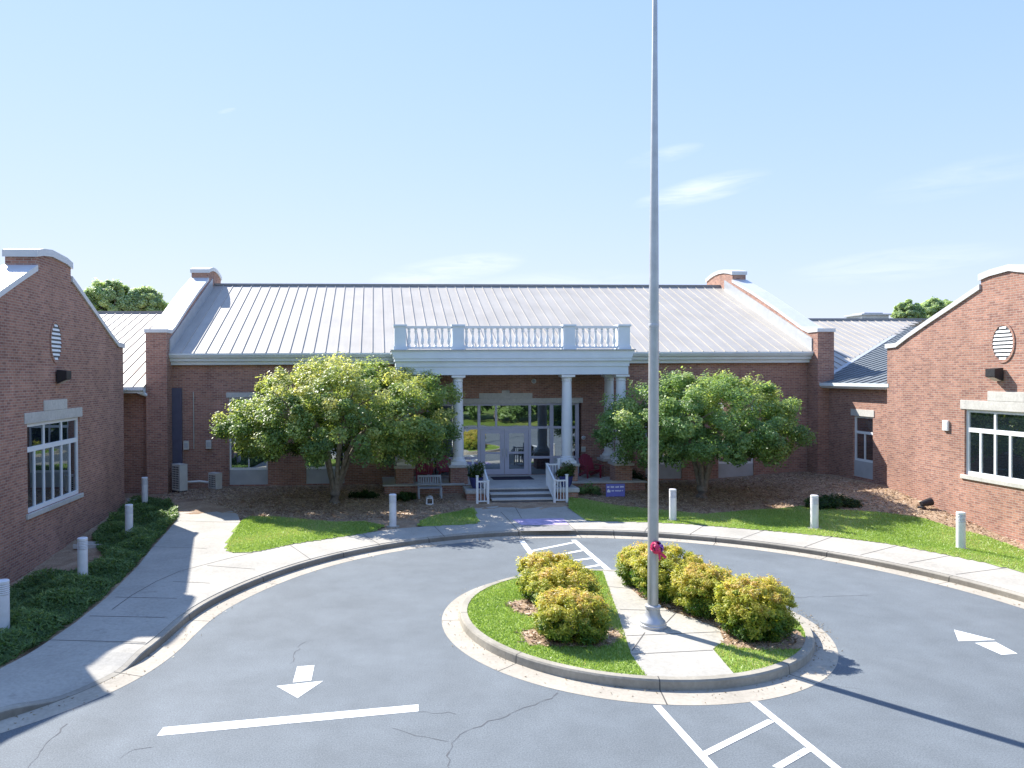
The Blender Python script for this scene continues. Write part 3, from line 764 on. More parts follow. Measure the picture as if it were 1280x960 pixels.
def cut_roof(mb, e0, e1, up, n, keep, th=0.09, sw=0.030, sh=0.042, steps=80):
    """like seam_roof, but each strip runs only while keep(point) holds (valleys)"""
    e0, e1, up = Vector(e0), Vector(e1), Vector(up); ax = (e1 - e0); nn = ax.cross(up).normalized()
    if nn.z < 0: nn = -nn
    w = ax / n
    for k in range(n):
        a = e0 + w * k; c = a + w / 2; ts = [t / steps for t in range(steps + 1) if keep(c + up * (t / steps))]
        if len(ts) < 2: continue
        t0, t1 = ts[0], ts[-1]
        mb.obox(c + up * ((t0 + t1) / 2) - nn * th / 2, w / 2, up * ((t1 - t0) / 2), nn * th / 2)
        mb.obox(a + up * ((t0 + t1) / 2) + nn * sh / 2, ax.normalized() * sw / 2, up * ((t1 - t0) / 2), nn * sh / 2)

YW = 34.9
hall = thing('brick_hall', (5.5, YW, 0.3), 'long central brick hall with pale standing seam metal roof and stepped gable ends', 'building')
# openings of the front wall
pw = lambda x, y: PY(x, y, YW)
entr = (pw(534, 600).x, pw(727, 600).x, 0.672, pw(631, 504.5).z)
w1 = (pw(286, 500).x, pw(334, 500).x, pw(310, 606).z, pw(310, 497).z)
w2 = (pw(382, 500).x, pw(430, 500).x, w1[2], w1[3])
mid = 5.72
w3 = (2 * mid - w2[1] - 0.05, 2 * mid - w2[0] - 0.05, w1[2], w1[3]); w4 = (2 * mid - w1[1], 2 * mid - w1[0], w1[2], w1[3])
XL, XR = -9.35, 20.9                              # inner faces of the end parapets
mb = MB(); wall_face(mb, TF(YW), XL - 0.2, XR + 0.2, -0.3, 6.1, [entr, w1, w2, w3, w4], 0.2)
bkw = MB(); bkw.box(XL, XR, 53.6, 53.9, -0.3, 6.1); bkw.build('back_wall', M_BRICK, hall)
# vertical soldier course above the windows
def soldier(mbq, a0, a1, b0, b1, to3):
    n = int((a1 - a0) / 0.1)
    for k in range(n):
        x = a0 + (a1 - a0) * k / n; hexa(mbq, to3, x + 0.008, x + (a1 - a0) / n - 0.008, b0, b1, -0.012, 0.02)
mb.build('wall', M_BRICK, hall)
mb = MB(); zs = w1[3] + 0.0
soldier(mb, XL + 0.6, w1[0] - 0.25, zs + 0.02, zs + 0.24, TF(YW)); mb.build('soldier_course', M_BRICK, hall); mb = MB(); soldier(mb, pw(661, 0).x + 0.1, XR - 9.2, zs + 0.12, zs + 0.34, TF(YW))
mb.build('soldier_course', M_BRICK, hall)
for h in (w1, w2, w3, w4):
    m = (h[0] + h[1]) / 2
    zb = pw(310, 587.5).z
    window(hall, TF(YW), h[0], h[1], zb, h[3], [m], [m], pw(310, 531).z, (h[0] - 0.12, h[1] + 0.12, h[3], h[3] + 0.24), None, None, (h[0], h[1], h[2], zb), fw=0.075)
# roof
EZ, EY, SL, RY = 6.47, 34.38, 0.438, 44.1
RZ = EZ + SL * (RY - EY)
mb = MB(); seam_roof(mb, (XL, EY, EZ), (XR, EY, EZ), (0, RY - EY, RZ - EZ), 56)
mb.obox(((XL + XR) / 2, (RY + 54) / 2, (RZ + 6.4) / 2), ((XR - XL) / 2, 0, 0), (0, (54 - RY) / 2, (6.4 - RZ) / 2), (0, 0, 0.05))
roof = mb.build('roof', M_ROOF, hall)
mb = MB(); mb.box(XL, XR, RY - 0.13, RY + 0.13, RZ - 0.03, RZ + 0.10); mb.build('ridge_cap', M_RIDGE, roof)
# eave: gutter, crown and frieze board
mb = MB()
prof = [(EY - 0.06, EZ - 0.01), (EY - 0.06, EZ - 0.07), (EY + 0.02, EZ - 0.20), (EY + 0.10, EZ - 0.24), (EY + 0.14, EZ - 0.36), (EY + 0.26, EZ - 0.38), (EY + 0.28, EZ - 0.52), (YW - 0.004, EZ - 0.53), (YW - 0.004, EZ - 0.10), (EY + 0.02, EZ - 0.10)]
mb.prism(prof, 'x', XL + 0.004, XR - 0.004); mb.build('eave_cornice', M_FASCIA, hall)

# stepped gable parapets at both ends of the hall
CY0 = 44.15
def parapet_profile(drop=0.0):
    z = lambda v: v - drop
    front = [(34.0, z(7.52)), (34.75, z(7.52)), (35.3, z(7.72)), (37.5, z(8.78)), (40.0, z(9.92)), (42.45, z(10.92))]
    cap = [(42.45, z(11.38)), (42.9, z(11.52)), (43.5, z(11.63)), (CY0, z(11.67)), (44.8, z(11.63)), (45.4, z(11.52)), (45.85, z(11.38))]
    back = [(45.85, z(10.92)), (48.3, z(9.92)), (50.8, z(8.78)), (53.0, z(7.72)), (53.6, z(7.52)), (54.3, z(7.52))]
    return front, cap, back
def parapet(x0, x1, inner):
    fr, cp, bk = parapet_profile()
    body = [(34.0, -0.3)] + [(p, z - 0.10) for p, z in fr] + [(p, z - 0.10) for p, z in cp] + [(p, z - 0.10) for p, z in bk] + [(54.3, -0.3)]
    mb = MB(); mb.prism(body, 'x', x0, x1); w = mb.build('gable_parapet', M_BRICK, hall)
    mb = MB()
    def cope(pl, t0, t1, e):
        prof = [(p, z - t0) for p, z in pl] + [(p, z + t1) for p, z in pl[::-1]]
        mb.prism(prof, 'x', x0 - e, x1 + e)
    f2 = [(fr[0][0] - 0.05, fr[0][1])] + fr[1:]
    cope(f2[:-1] + [(42.445, 10.918)], 0.13, 0.03, 0.05); cope([(42.39, cp[0][1])] + cp[1:-1] + [(45.91, cp[-1][1])], 0.16, 0.05, 0.06); cope([(45.855, 10.918)] + bk[1:], 0.13, 0.03, 0.05)
    mb.build('coping', M_COPING, w)
    # metal flashing on the roof side
    xs = (x1 + 0.003, x1 + 0.05) if inner > 0 else (x0 - 0.05, x0 - 0.003)
    top = [(34.42, 6.4)] + [(p, EZ + SL * (p - EY) + 0.62) for p in (34.42, 35.2, 38, 42.0, 43.4)] + [(43.4, RZ - 0.5)]
    mb = MB(); mb.prism(top, 'x', *xs); mb.build('flashing', M_FLASH, w)
parapet(XL - 0.92, XL, 1); parapet(XR, XR + 0.80, -1)

# entrance: stone lintel, storefront frame, two door leaves
Z = lambda y: pw(631, y).z
Xe = lambda x: pw(x, 560).x
ef = MB(); t3 = TF(YW + 0.1); fz0 = 0.672
bars_v = [(534, 538), (569, 573), (597.5, 601), (661.5, 664.5), (688, 692.5), (720, 724.5)]
for a, b in bars_v: hexa(ef, t3, Xe(a), Xe(b), fz0, Z(504.5), 0, 0.10)
def hb(xa, xb, ya, yb, d=0.004): hexa(ef, t3, Xe(xa), Xe(xb), Z(yb), Z(ya), d, 0.098)
for xa, xb in ((538, 569), (573, 597.5), (664.5, 688), (692.5, 720)):
    hb(xa, xb, 533.5, 536.5); hb(xa, xb, 571, 574); hb(xa, xb, 595, 600); hb(xa, xb, 504.5, 507)
hb(601, 661.5, 504.5, 507); hb(601, 661.5, 533.5, 536.5); hb(619.5, 622, 507, 533.5, 0.008)
es = ef.build('entrance_storefront', M_DOORF, hall)
g = MB(); hexa(g, t3, Xe(536), Xe(722), Z(572), Z(505.5), 0.05, 0.065); hexa(g, t3, Xe(536), Xe(599), fz0, Z(574), 0.05, 0.066); hexa(g, t3, Xe(664), Xe(722), fz0, Z(574), 0.05, 0.066)
g.build('pane', M_GLASS, es)
g = MB()
for xa, xb in ((692.8, 719.6),): hexa(g, t3, Xe(xa), Xe(xb), Z(594.8), Z(574.2), 0.03, 0.048)
g.build('spandrel', M_PANEL, es)
for xa, xb, hx in ((601.4, 631.0, 628.8), (631.4, 661.2, 633.6)):
    d = MB(); za, zb = fz0 + 0.012, Z(536.8); s = 0.21
    A, B = Xe(xa), Xe(xb)
    hexa(d, t3, A, A + s, za, zb, 0.02, 0.07); hexa(d, t3, B - s, B, za, zb, 0.02, 0.07)
    hexa(d, t3, A + s, B - s, zb - 0.20, zb, 0.02, 0.07); hexa(d, t3, A + s, B - s, za, za + 0.26, 0.02, 0.07); hexa(d, t3, A + s, B - s, za + 0.98, za + 1.08, 0.022, 0.07)
    dl = d.build('entrance_door', M_DOORF, hall)
    g = MB(); hexa(g, t3, A + s - 0.01, B - s + 0.01, za + 0.2, zb - 0.15, 0.04, 0.055); g.build('pane', M_GLASS, dl)
    g = MB(); g.bar((Xe(hx), YW + 0.06, za + 0.85), (Xe(hx), YW + 0.06, za + 1.25), 0.03, 0.03); g.build('handle', M_GALV, dl)
mb = MB(); t0 = TF(YW)
hexa(mb, t0, Xe(532), Xe(728.5), Z(504.5), Z(498), -0.03, 0.18); hexa(mb, t0, Xe(599), Xe(665.5), Z(498), Z(491.3), -0.035, 0.12); hexa(mb, t0, Xe(627.5), Xe(637), Z(491.3), Z(488), -0.05, 0.12)
mb.build('entrance_lintel', M_STONE, hall, bevel=0.008)
# tall blue-grey metal cover at the left end of the front wall, conduit
mb = MB(); a, b = pw(216, 485), pw(228.5, 581); mb.box(XL + 0.004, b.x, YW - 0.12, YW - 0.003, b.z, a.z); mb.build('metal_cover', M_DARKBLUE, hall)
mb = MB(); a, b = pw(242, 490), pw(242, 561); mb.tube([(a.x, YW - 0.05, b.z), (a.x, YW - 0.05, a.z)], 0.028, 8); mb.build('conduit', M_GALV, hall)

# gable wings
def gable_wing(X, out, label, corner_y, prof_half, cen, win, vent_c, vent_ab, zbase, lamp):
    """X: plane of the gable wall, out: +1 faces +x / -1 faces -x; prof_half: (y,z) from rear eave lip up to the slope top, then cap"""
    t3 = TR(X) if out > 0 else TL(X)
    w = thing('brick_wing', (X, cen, 0.3), label, 'building')
    slope, cap = prof_half
    rear = slope; front = [(2 * cen - p, z) for p, z in slope]
    capr = cap; capf = [(2 * cen - p, z) for p, z in cap]
    full = [(front[0][0], zbase)] + front + capf + capr[::-1] + rear[::-1] + [(rear[0][0], zbase)]
    y0, y1 = front[0][0], rear[0][0]; zs = win[3] + 0.9
    mb = MB()
    wall_face(mb, t3, y0, y1, zbase, zs, [win[:4]], 0.16)
    gp = [(y0, zs)] + [(p, z - 0.06) for p, z in front] + [(p, z - 0.06) for p, z in capf] + [(p, z - 0.06) for p, z in capr[::-1]] + [(p, z - 0.06) for p, z in rear[::-1]] + [(y1, zs)]
    pts = [t3(p, z, 0) for p, z in gp]; b = len(mb.v); mb.v += [tuple(p) for p in pts]
    for t in tessellate_polygon([pts]): mb.f.append(tuple(b + i for i in t))
    dW = 0.92
    for yy, oth in ((y0, -1), (y1, 1)):            # the two end faces of the parapet
        zt = front[0][1] - 0.06
        mb.poly([t3(yy, zbase, 0), t3(yy, zbase, 14), t3(yy, zt - 1.2, 14), t3(yy, zt - 1.2, dW), t3(yy, zt, dW), t3(yy, zt, 0)][::1])
    def rise(pl):                                  # sides of the raised cap and rear face of the parapet
        for a, bb in zip(pl[:-1], pl[1:]): mb.poly([t3(a[0], a[1] - 0.06, 0), t3(bb[0], bb[1] - 0.06, 0), t3(bb[0], bb[1] - 0.06, dW), t3(a[0], a[1] - 0.06, dW)])
    rise(front); rise([front[-1]] + capf[:1]); rise(rear); rise([rear[-1]] + capr[:1]); rise(capf + capr[::-1])
    pts = [t3(p, z, dW) for p, z in gp]; b = len(mb.v); mb.v += [tuple(p) for p in pts]
    for t in tessellate_polygon([pts]): mb.f.append(tuple(b + i for i in t))
    wall = mb.build('wall', M_BRICK, w)
    mb = MB()
    lo, hi = sorted((t3(0, 0, -0.06).x, t3(0, 0, dW + 0.06).x))
    def cope(pl, t0, t1):
        mb.prism([(p, z - t0) for p, z in pl] + [(p, z + t1) for p, z in pl[::-1]], 'x', lo, hi)
    ce = [(2 * cen - capr[0][0] - 0.06, capr[0][1])] + capf[1:] + capr[::-1][:-1] + [(capr[0][0] + 0.06, capr[0][1])]
    if len(capr) == len(capf): ce = [(capf[0][0] - 0.06, capf[0][1])] + capf[1:] + capr[::-1][1:-1] + [(capr[0][0] + 0.06, capr[0][1])]
    cope(ce, 0.17, 0.05)
    lip = [(rear[0][0] + 0.07, rear[0][1])] + rear[1:-1] + [(rear[-1][0] + 0.006, rear[-1][1])]
    cope(lip, 0.13, 0.05); lipf = [(2 * cen - p, z) for p, z in lip]; cope(lipf, 0.13, 0.05)
    mb.build('coping', M_COPING, w)
    # roof behind the parapet
    rz, ez = slope[-1][1] - 0.75, slope[0][1] - 0.75; mb = MB()
    xa, xb = t3(0, 0, dW).x, t3(0, 0, 14).x
    for s in (1, -1):
        e = Vector((xa, cen + s * (y1 - cen + 0.3), ez)); seam_roof(mb, e, (xb, e.y, e.z), (0, -s * (y1 - cen + 0.3), rz - ez + 0.4), 26)
    mb.build('roof', M_ROOF, w)
    # window with six tall lights under three wide ones
    a0, a1, b0, b1, tr = win
    n3 = [a0 + (a1 - a0) * k / 3 for k in (1, 2)]; n6 = [a0 + (a1 - a0) * k / 6 for k in range(1, 6)]
    m = (a0 + a1) / 2; lw_ = (a1 - a0)
    window(w, t3, a0, a1, b0, b1, n3, n6, tr, (a0 - 0.18, a1 + 0.18, b1 + 0.003, b1 + 0.33), (m - lw_ * 0.22, m + lw_ * 0.22, b1 + 0.334, b1 + 0.66), (a0 - 0.14, a1 + 0.14, b0 - 0.15, b0 - 0.002), fw=0.10)
    # oval vent
    vy, vz = vent_c; va, vb = vent_ab; mb = MB()
    def oval(k, d): return [t3(vy + va * k * math.cos(t), vz + vb * k * math.sin(t), d) for t in np.linspace(0, 2 * math.pi, 41)[:-1]]
    o1, o2, o3, o4 = oval(1.16, 0), oval(1.16, -0.03), oval(1.0, -0.03), oval(1.0, 0.0)
    for q, r in ((o1, o2), (o2, o3), (o3, o4)):
        for k in range(40): mb.poly([q[k], q[(k + 1) % 40], r[(k + 1) % 40], r[k]])
    vr = mb.build('vent', M_BRICK, w)
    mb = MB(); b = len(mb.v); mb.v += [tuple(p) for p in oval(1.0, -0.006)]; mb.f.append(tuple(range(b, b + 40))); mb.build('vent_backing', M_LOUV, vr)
    mb = MB(); nl = 9
    for k in range(nl):
        z = vz - vb + 2 * vb * (k + 0.5) / nl; hw = va * math.sqrt(max(0.02, 1 - ((abs(z - vz) + 0.03) / vb) ** 2)) * 0.98
        mb.poly([t3(vy - hw, z - 0.035, -0.028), t3(vy + hw, z - 0.035, -0.028), t3(vy + hw, z + 0.03, -0.010), t3(vy - hw, z + 0.03, -0.010)])
        mb.poly([t3(vy - hw, z - 0.045, -0.028), t3(vy + hw, z - 0.045, -0.028), t3(vy + hw, z - 0.035, -0.028), t3(vy - hw, z - 0.035, -0.028)])
    mb.build('louvre', M_WHITE, vr)
    # wall floodlight
    ly, lz = lamp
    fl = thing('wall_floodlight', t3(ly, lz, 0), 'dark square floodlight on the brick wall below the oval vent of the %s wing' % ('left' if out > 0 else 'right'), 'light', 'wall floodlights')
    mb = MB(); hexa(mb, t3, ly - 0.09, ly + 0.09, lz - 0.08, lz + 0.1, -0.05, -0.002); mb.build('bracket', M_BLACK, fl)
    mb = MB(); q = [t3(ly + s * 0.19, lz + zz, dd) for s in (-1, 1) for dd, zz in ((-0.05, -0.24), (-0.05, 0.20), (-0.36, 0.16), (-0.36, -0.10))]
    b = len(mb.v); mb.v += [tuple(p) for p in q]
    for f in ((0, 1, 2, 3), (4, 5, 6, 7), (0, 1, 5, 4), (1, 2, 6, 5), (2, 3, 7, 6), (3, 0, 4, 7)): mb.f.append(tuple(b + i for i in f))
    mb.build('housing', M_BLACK, fl)
    mb = MB(); mb.poly([t3(ly - 0.15, lz - 0.245, -0.08), t3(ly + 0.15, lz - 0.245, -0.08), t3(ly + 0.15, lz - 0.125, -0.34), t3(ly - 0.15, lz - 0.125, -0.34)]); mb.build('lens', M_LENS, fl)
    return w

WX = -10.3
P = lambda x, y: (PX(x, y, WX).y, PX(x, y, WX).z)
cenL = P(69, 428)[0]
slopeL = [P(153.7, 432), P(147, 429.5), P(137, 416), P(122, 394.5), P(105, 370), P(88.5, 347)]
slopeL[0] = (slopeL[0][0], slopeL[1][1] - 0.03)
cyL = P(88, 330)
capL = [(slopeL[-1][0], cyL[1]), (slopeL[-1][0] - 0.4, cyL[1] + 0.10), (cenL + 0.25, cyL[1] + 0.17)]
wy0, wy1 = P(34.5, 600)[0], P(100.5, 600)[0]
winL = (wy0, wy1, P(36.5, 642)[1], P(35, 530)[1], P(35.5, 563)[1])
leftw = gable_wing(WX, 1, 'brick gable wing in shade at the left edge with oval vent and white window', 0, (slopeL, capL), cenL, winL, P(69.5, 427.5), (0.38, 0.60), -0.6, P(72, 470))
yq = -slopeL[0][0] + 2 * cenL
fp_ = [(15.4, 6.35), (17.9, 7.25), (19.5, 8.05), (20.75, 8.80)]
mb = MB(); mb.prism([(15.6, -0.6)] + fp_ + [(20.75, 7.3), (yq - 0.01, 6.0), (yq - 0.01, -0.6)], 'x', WX - 0.90, WX - 0.004); fw_ = mb.build('added_shadow_block', M_BRICK, leftw)  # unseen sloped block, added to lengthen the wing's shadow on the walk
mb = MB(); mb.prism([(p, z - 0.10) for p, z in fp_] + [(p, z + 0.06) for p, z in fp_[::-1]], 'x', WX - 0.97, WX + 0.05); mb.build('coping', M_COPING, fw_)  # trim along the top of the added shadow block, also out of view
WX2 = 21.0
P = lambda x, y: (PX(x, y, WX2).y, PX(x, y, WX2).z)
cenR = P(1254, 428)[0]
slopeR = [P(1109, 432), P(1121, 430), P(1135, 419), P(1160, 401.5), P(1195, 378), P(1226, 357)]
slopeR[0] = (slopeR[0][0], slopeR[1][1] - 0.03)
cyR = P(1223.5, 345)
capR = [(slopeR[-1][0], cyR[1]), (slopeR[-1][0] - 0.4, cyR[1] + 0.10), (cenR + 0.25, cyR[1] + 0.17)]
wr1 = P(1205.5, 590)[0]; wlen = (wy1 - wy0) * 0.93
winR = (wr1 - wlen, wr1, P(1206, 593)[1], P(1206, 511.5)[1], P(1207, 537)[1])
rightw = gable_wing(WX2, -1, 'sunlit brick gable wing at the right edge with oval vent and wide white window', 0, (slopeR, capR), cenR, winR, P(1254, 428.5), (0.41, 0.58), -0.9, P(1250, 467))

# link buildings between hall and wings
lk = thing('brick_link', (-12, 34.4, 0.3), 'low brick link with metal roof between the left wing and the central hall', 'building')
mb = MB(); mb.box(-22, -11.4, 31.0, 34.7, -0.3, 4.70); mb.box(-11.398, XL - 0.93, 34.4, 34.7, -0.3, 4.70); mb.build('wall', M_BRICK, lk)
mb = MB(); mb.box(-22, -11.1, 31.0, 33.6, 4.703, 4.76); mb.build('flat_roof', M_FLASH, lk)
mb = MB(); mb.prism([(-10.98, 4.95), (-10.98, 4.84), (-11.08, 4.74), (-11.395, 4.66), (-11.395, 4.92)], 'y', 31.05, 33.61); mb.build('gutter', M_FASCIA, lk)
mb = MB(); soldier(mb, -11.3, XL - 1.05, 3.75, 4.1, TF(34.4)); mb.build('soldier_course', M_BRICK, lk)
mb = MB(); seam_roof(mb, (-22, 33.75, 4.97), (XL - 0.935, 33.75, 4.97), (0, 12.5, 4.32), 24); mb.obox((-16, 51, 7.4), (6, 0, 0), (0, 4.8, -1.9), (0, 0, 0.05)); rl = mb.build('roof', M_ROOF, lk)
mb = MB(); mb.box(-22, XL - 0.94, 46.13, 46.4, 9.26, 9.40); mb.build('ridge_cap', M_RIDGE, rl)
mb = MB(); mb.prism([(33.62, 4.95), (33.62, 4.82), (33.74, 4.74), (33.74, 4.70), (34.396, 4.66), (34.396, 4.9)], 'x', -22, XL - 0.94); mb.build('gutter', M_FASCIA, lk)
a = PY(187, 489, 34.2); b = PY(187, 590, 34.2)
mb = MB(); mb.tube([(a.x - 0.35, 33.75, 4.74), (a.x - 0.1, 34.05, 4.6), (a.x, 34.3, 4.4), (a.x, 34.3, 0.5), (a.x, 34.05, 0.36)], 0.085, 8); mb.build('downspout', M_FASCIA, lk)

rk = thing('brick_link', (21.5, 33, 0.5), 'low shaded brick link with one narrow window behind the right wing', 'building')
LX = 21.45
P = lambda x, y: (PX(x, y, LX).y, PX(x, y, LX).z)
wl_ = P(1066.5, 560)[0]; wr_ = P(1091, 560)[0]
hw = (wr_, wl_, P(1078, 597)[1], P(1078, 520.5)[1])
mb = MB(); wall_face(mb, TL(LX), 29.0, 37.0, -0.3, 4.85, [hw], 0.16); mb.build('wall', M_BRICK, rk)
zb = P(1078, 577)[1]
window(rk, TL(LX), wr_, wl_, zb, hw[3], [], [(wr_ + wl_) / 2], P(1078, 541)[1], (wr_ - 0.1, wl_ + 0.15, hw[3] + 0.003, hw[3] + 0.3), None, None, (wr_, wl_, hw[2], zb), fw=0.075)
mb = MB()
bz = 4.95; d_ = ray(1107, 427); t_ = (bz + 0.362 * -34.3 - 5.4) / (d_.z - 0.362 * d_.y); vp = CAM_POS + d_ * t_
m1 = (vp.z - bz) / (vp.x - 21.1); vs_ = (vp.y - 34.3) / (vp.x - 21.1); print('valley', vp, m1, vs_)
val = lambda x: 34.3 + (x - 21.1) * vs_
cut_roof(mb, (21.1, 28.6, bz), (21.1, 34.4, bz), (11.3, 0, 11.3 * m1), 11, lambda p: True)
cut_roof(mb, (21.1, 34.4, bz), (21.1, 44.8, bz), (11.3, 0, 11.3 * m1), 19, lambda p: p.y < val(p.x) + 0.25)
mb.build('roof', M_ROOFD, rk)
mb = MB(); cut_roof(mb, (XR + 0.85, 34.3, bz), (XR + 14.85, 34.3, bz), (0, 10.5, 3.80), 27, lambda p: p.y > val(p.x) - 0.05)
r2 = mb.build('roof', M_ROOF, rk)
mb = MB(); mb.box(XR + 0.85, XR + 16, 44.7, 44.95, 8.72, 8.86); mb.obox((XR + 8, 49.5, 7.2), (7, 0, 0), (0, 4.7, -1.6), (0, 0, 0.05)); mb.build('ridge_cap', M_RIDGE, r2)
mb = MB(); mb.bar((21.1, 34.3, bz + 0.03), (21.1 + 9, 34.3 + 9 * vs_, bz + 0.03 + 9 * m1), 0.22, 0.05); mb.build('valley_flashing', M_FLASH, r2)
mb = MB(); mb.prism([(20.98, 4.98), (20.98, 4.84), (21.08, 4.74), (21.446, 4.70), (21.446, 4.92)], 'y', 29.25, 34.9); mb.build('gutter', M_FASCIA, rk)
mb = MB(); mb.box(21.8, 35, 45.0, 45.3, -0.3, 5); mb.build('back_wall', M_BRICK, rk)
# low metal roof unit seen over the right ridge
ru = thing('roof_vent_unit', (27.6, 52, 8.9), 'low blue-grey metal vent housing just showing above the right link ridge', 'vent')
a, b = PY(1071, 398, 52), PY(1104, 393, 52)
mb = MB(); mb.box(a.x, b.x, 51.4, 53.2, 7.6, b.z - 0.12); mb.build('housing', M_FLASH, ru, bevel=0.02)
mb = MB(); mb.box(a.x - 0.12, b.x + 0.12, 51.25, 53.35, b.z - 0.12, b.z); mb.box(a.x + 0.3, b.x - 0.3, 51.6, 53.0, b.z + 0.003, b.z + 0.10); mb.build('lid', M_FLASH, ru, bevel=0.02)

# ------------------------------------------------------------------ portico
YC = 32.6
pc = lambda x, y: PY(x, y, YC)
por = thing('portico', (6.0, YC, 0.3), 'white columned entrance porch with roof balustrade in front of the glass doors', 'portico')
FL = 0.67
xa, xb = pc(494, 500).x - 0.15, pc(786, 500).x + 0.15
stx0, stx1 = PY(611, 610, 30.9).x, PY(691, 610, 30.9).x
mb = MB(); mb.box(xa - 0.35, xb + 0.35, 31.95, YW - 0.004, 0.0, FL - 0.004); mb.box(stx0 - 0.85, stx1 + 0.85, 30.95, 31.946, 0.0, FL - 0.006); mb.build('base', M_BRICK, por)
mb = MB(); mb.box(xa - 0.42, xb + 0.42, 31.88, YW - 0.006, FL - 0.003, FL + 0.0); mb.box(xa - 0.42, stx0 - 0.9, 31.86, 32.2, FL, FL + 0.05); mb.box(stx1 + 0.9, xb + 0.42, 31.86, 32.2, FL, FL + 0.05)
mb.box(stx0, stx1, 30.9, 31.90, FL - 0.06, FL + 0.001); mb.build('floor', M_STONE, por)
mb = MB(); r_ = (FL - 0.17) / 3
for k in range(3):
    y0, zt = 30.02 + 0.44 * k, 0.17 + r_ * (k + 1)
    m2 = MB(); m2.box(stx0 + 0.012, stx1 - 0.012, y0 + 0.05, 30.945 + 0.001 * k, 0.1 + r_ * k * 0.98, zt - 0.052); rs = m2.build('step', M_RISER, por)
    if k < 2: m2 = MB(); m2.box(stx0 + 0.002, stx1 - 0.002, y0, y0 + 0.47, zt - 0.05, zt); m2.build('tread', M_STONE, rs, bevel=0.01)
for s in (0, 1):                                           # cheek walls with caps beside the steps
    c0, c1 = ((stx0 - 0.98, stx0 - 0.10) if s == 0 else (stx1 + 0.10, stx1 + 0.98))
    mb = MB(); mb.box(c0, c1, 30.55, 31.5, 0.0, FL - 0.16); ck = mb.build('cheek_wall', M_BRICK, por)
    mb = MB(); mb.box(c0 - 0.05, c1 + 0.05, 30.48, 31.55, FL - 0.157, FL + 0.01); mb.build('cap', M_STONE, ck, bevel=0.012)
def column(x, y):
    zc0, zc1 = 1.50, pc(640, 469).z
    mb = MB()
    prof = [(0.235, zc0 + 0.30), (0.245, zc0 + 0.9), (0.240, zc0 + 1.7), (0.222, zc0 + 2.7), (0.205, zc1 - 0.26)]
    mb.lathe((x, y, 0), prof, 24, False); c = mb.build('column', M_WHITE, por, smooth=True)
    mb = MB(); mb.box(x - 0.34, x + 0.34, y - 0.34, y + 0.34, zc0, zc0 + 0.12); mb.lathe((x, y, 0), [(0.33, zc0 + 0.12), (0.34, zc0 + 0.17), (0.31, zc0 + 0.21), (0.27, zc0 + 0.23), (0.28, zc0 + 0.27), (0.24, zc0 + 0.31)], 24); mb.build('column_base', M_WHITE, c)
    mb = MB(); mb.lathe((x, y, 0), [(0.205, zc1 - 0.28), (0.235, zc1 - 0.25), (0.215, zc1 - 0.22), (0.22, zc1 - 0.15), (0.28, zc1 - 0.09)], 24); mb.box(x - 0.30, x + 0.30, y - 0.30, y + 0.30, zc1 - 0.09, zc1 - 0.001); mb.build('capital', M_WHITE, c)
    mb = MB(); mb.box(x - 0.38, x + 0.38, y - 0.38, y + 0.38, FL - 0.1, 1.38); pd = mb.build('pedestal', M_BRICK, por)
    mb = MB(); mb.box(x - 0.46, x + 0.46, y - 0.46, y + 0.46, 1.384, 1.498); mb.build('cap', M_STONE, pd, bevel=0.012)
xc = [pc(505, 520).x, pc(572.5, 520).x, pc(708.5, 520).x, pc(776, 520).x]
for x in xc: column(x, YC)
for x in (xc[0], xc[3]): column(x, YW - 0.62)
# entablature
zb0, zt0 = pc(640, 468.5).z, pc(640, 438.5).z
mb = MB(); X0, X1 = pc(495.5, 460).x, pc(782.5, 460).x
mb.box(X0, X1, YC - 0.31, YC + 0.29, zb0, zb0 + 0.36); mb.box(X0, X0 + 0.6, YC + 0.292, YW - 0.005, zb0, zb0 + 0.36); mb.box(X1 - 0.6, X1, YC + 0.292, YW - 0.005, zb0, zb0 + 0.36)
mb.box(X0 - 0.03, X1 + 0.03, YC - 0.35, YW - 0.006, zb0 + 0.362, zb0 + 0.60)
mb.box(X0 - 0.08, X1 + 0.08, YC - 0.45, YW - 0.007, zb0 + 0.602, zb0 + 0.72)
mb.prism([(X0 - 0.10, zb0 + 0.722), (X0 - 0.19, zt0 - 0.12), (X0 - 0.22, zt0 - 0.12), (X0 - 0.22, zt0), (X1 + 0.22, zt0), (X1 + 0.22, zt0 - 0.12), (X1 + 0.19, zt0 - 0.12), (X1 + 0.10, zb0 + 0.722)], 'y', YC - 0.48, EY - 0.1)
mb.build('entablature', M_FASCIA, por)
mb = MB(); mb.box(X0 - 0.26, X1 + 0.26, YC - 0.55, EY - 0.102, zt0 + 0.001, zt0 + 0.045); mb.build('cornice_flashing', M_FLASH, por)
mb = MB(); mb.box(X0 + 0.61, X1 - 0.61, YC + 0.30, YW - 0.01, zb0 + 0.30, zb0 + 0.34); mb.build('ceiling', M_FASCIA, por)
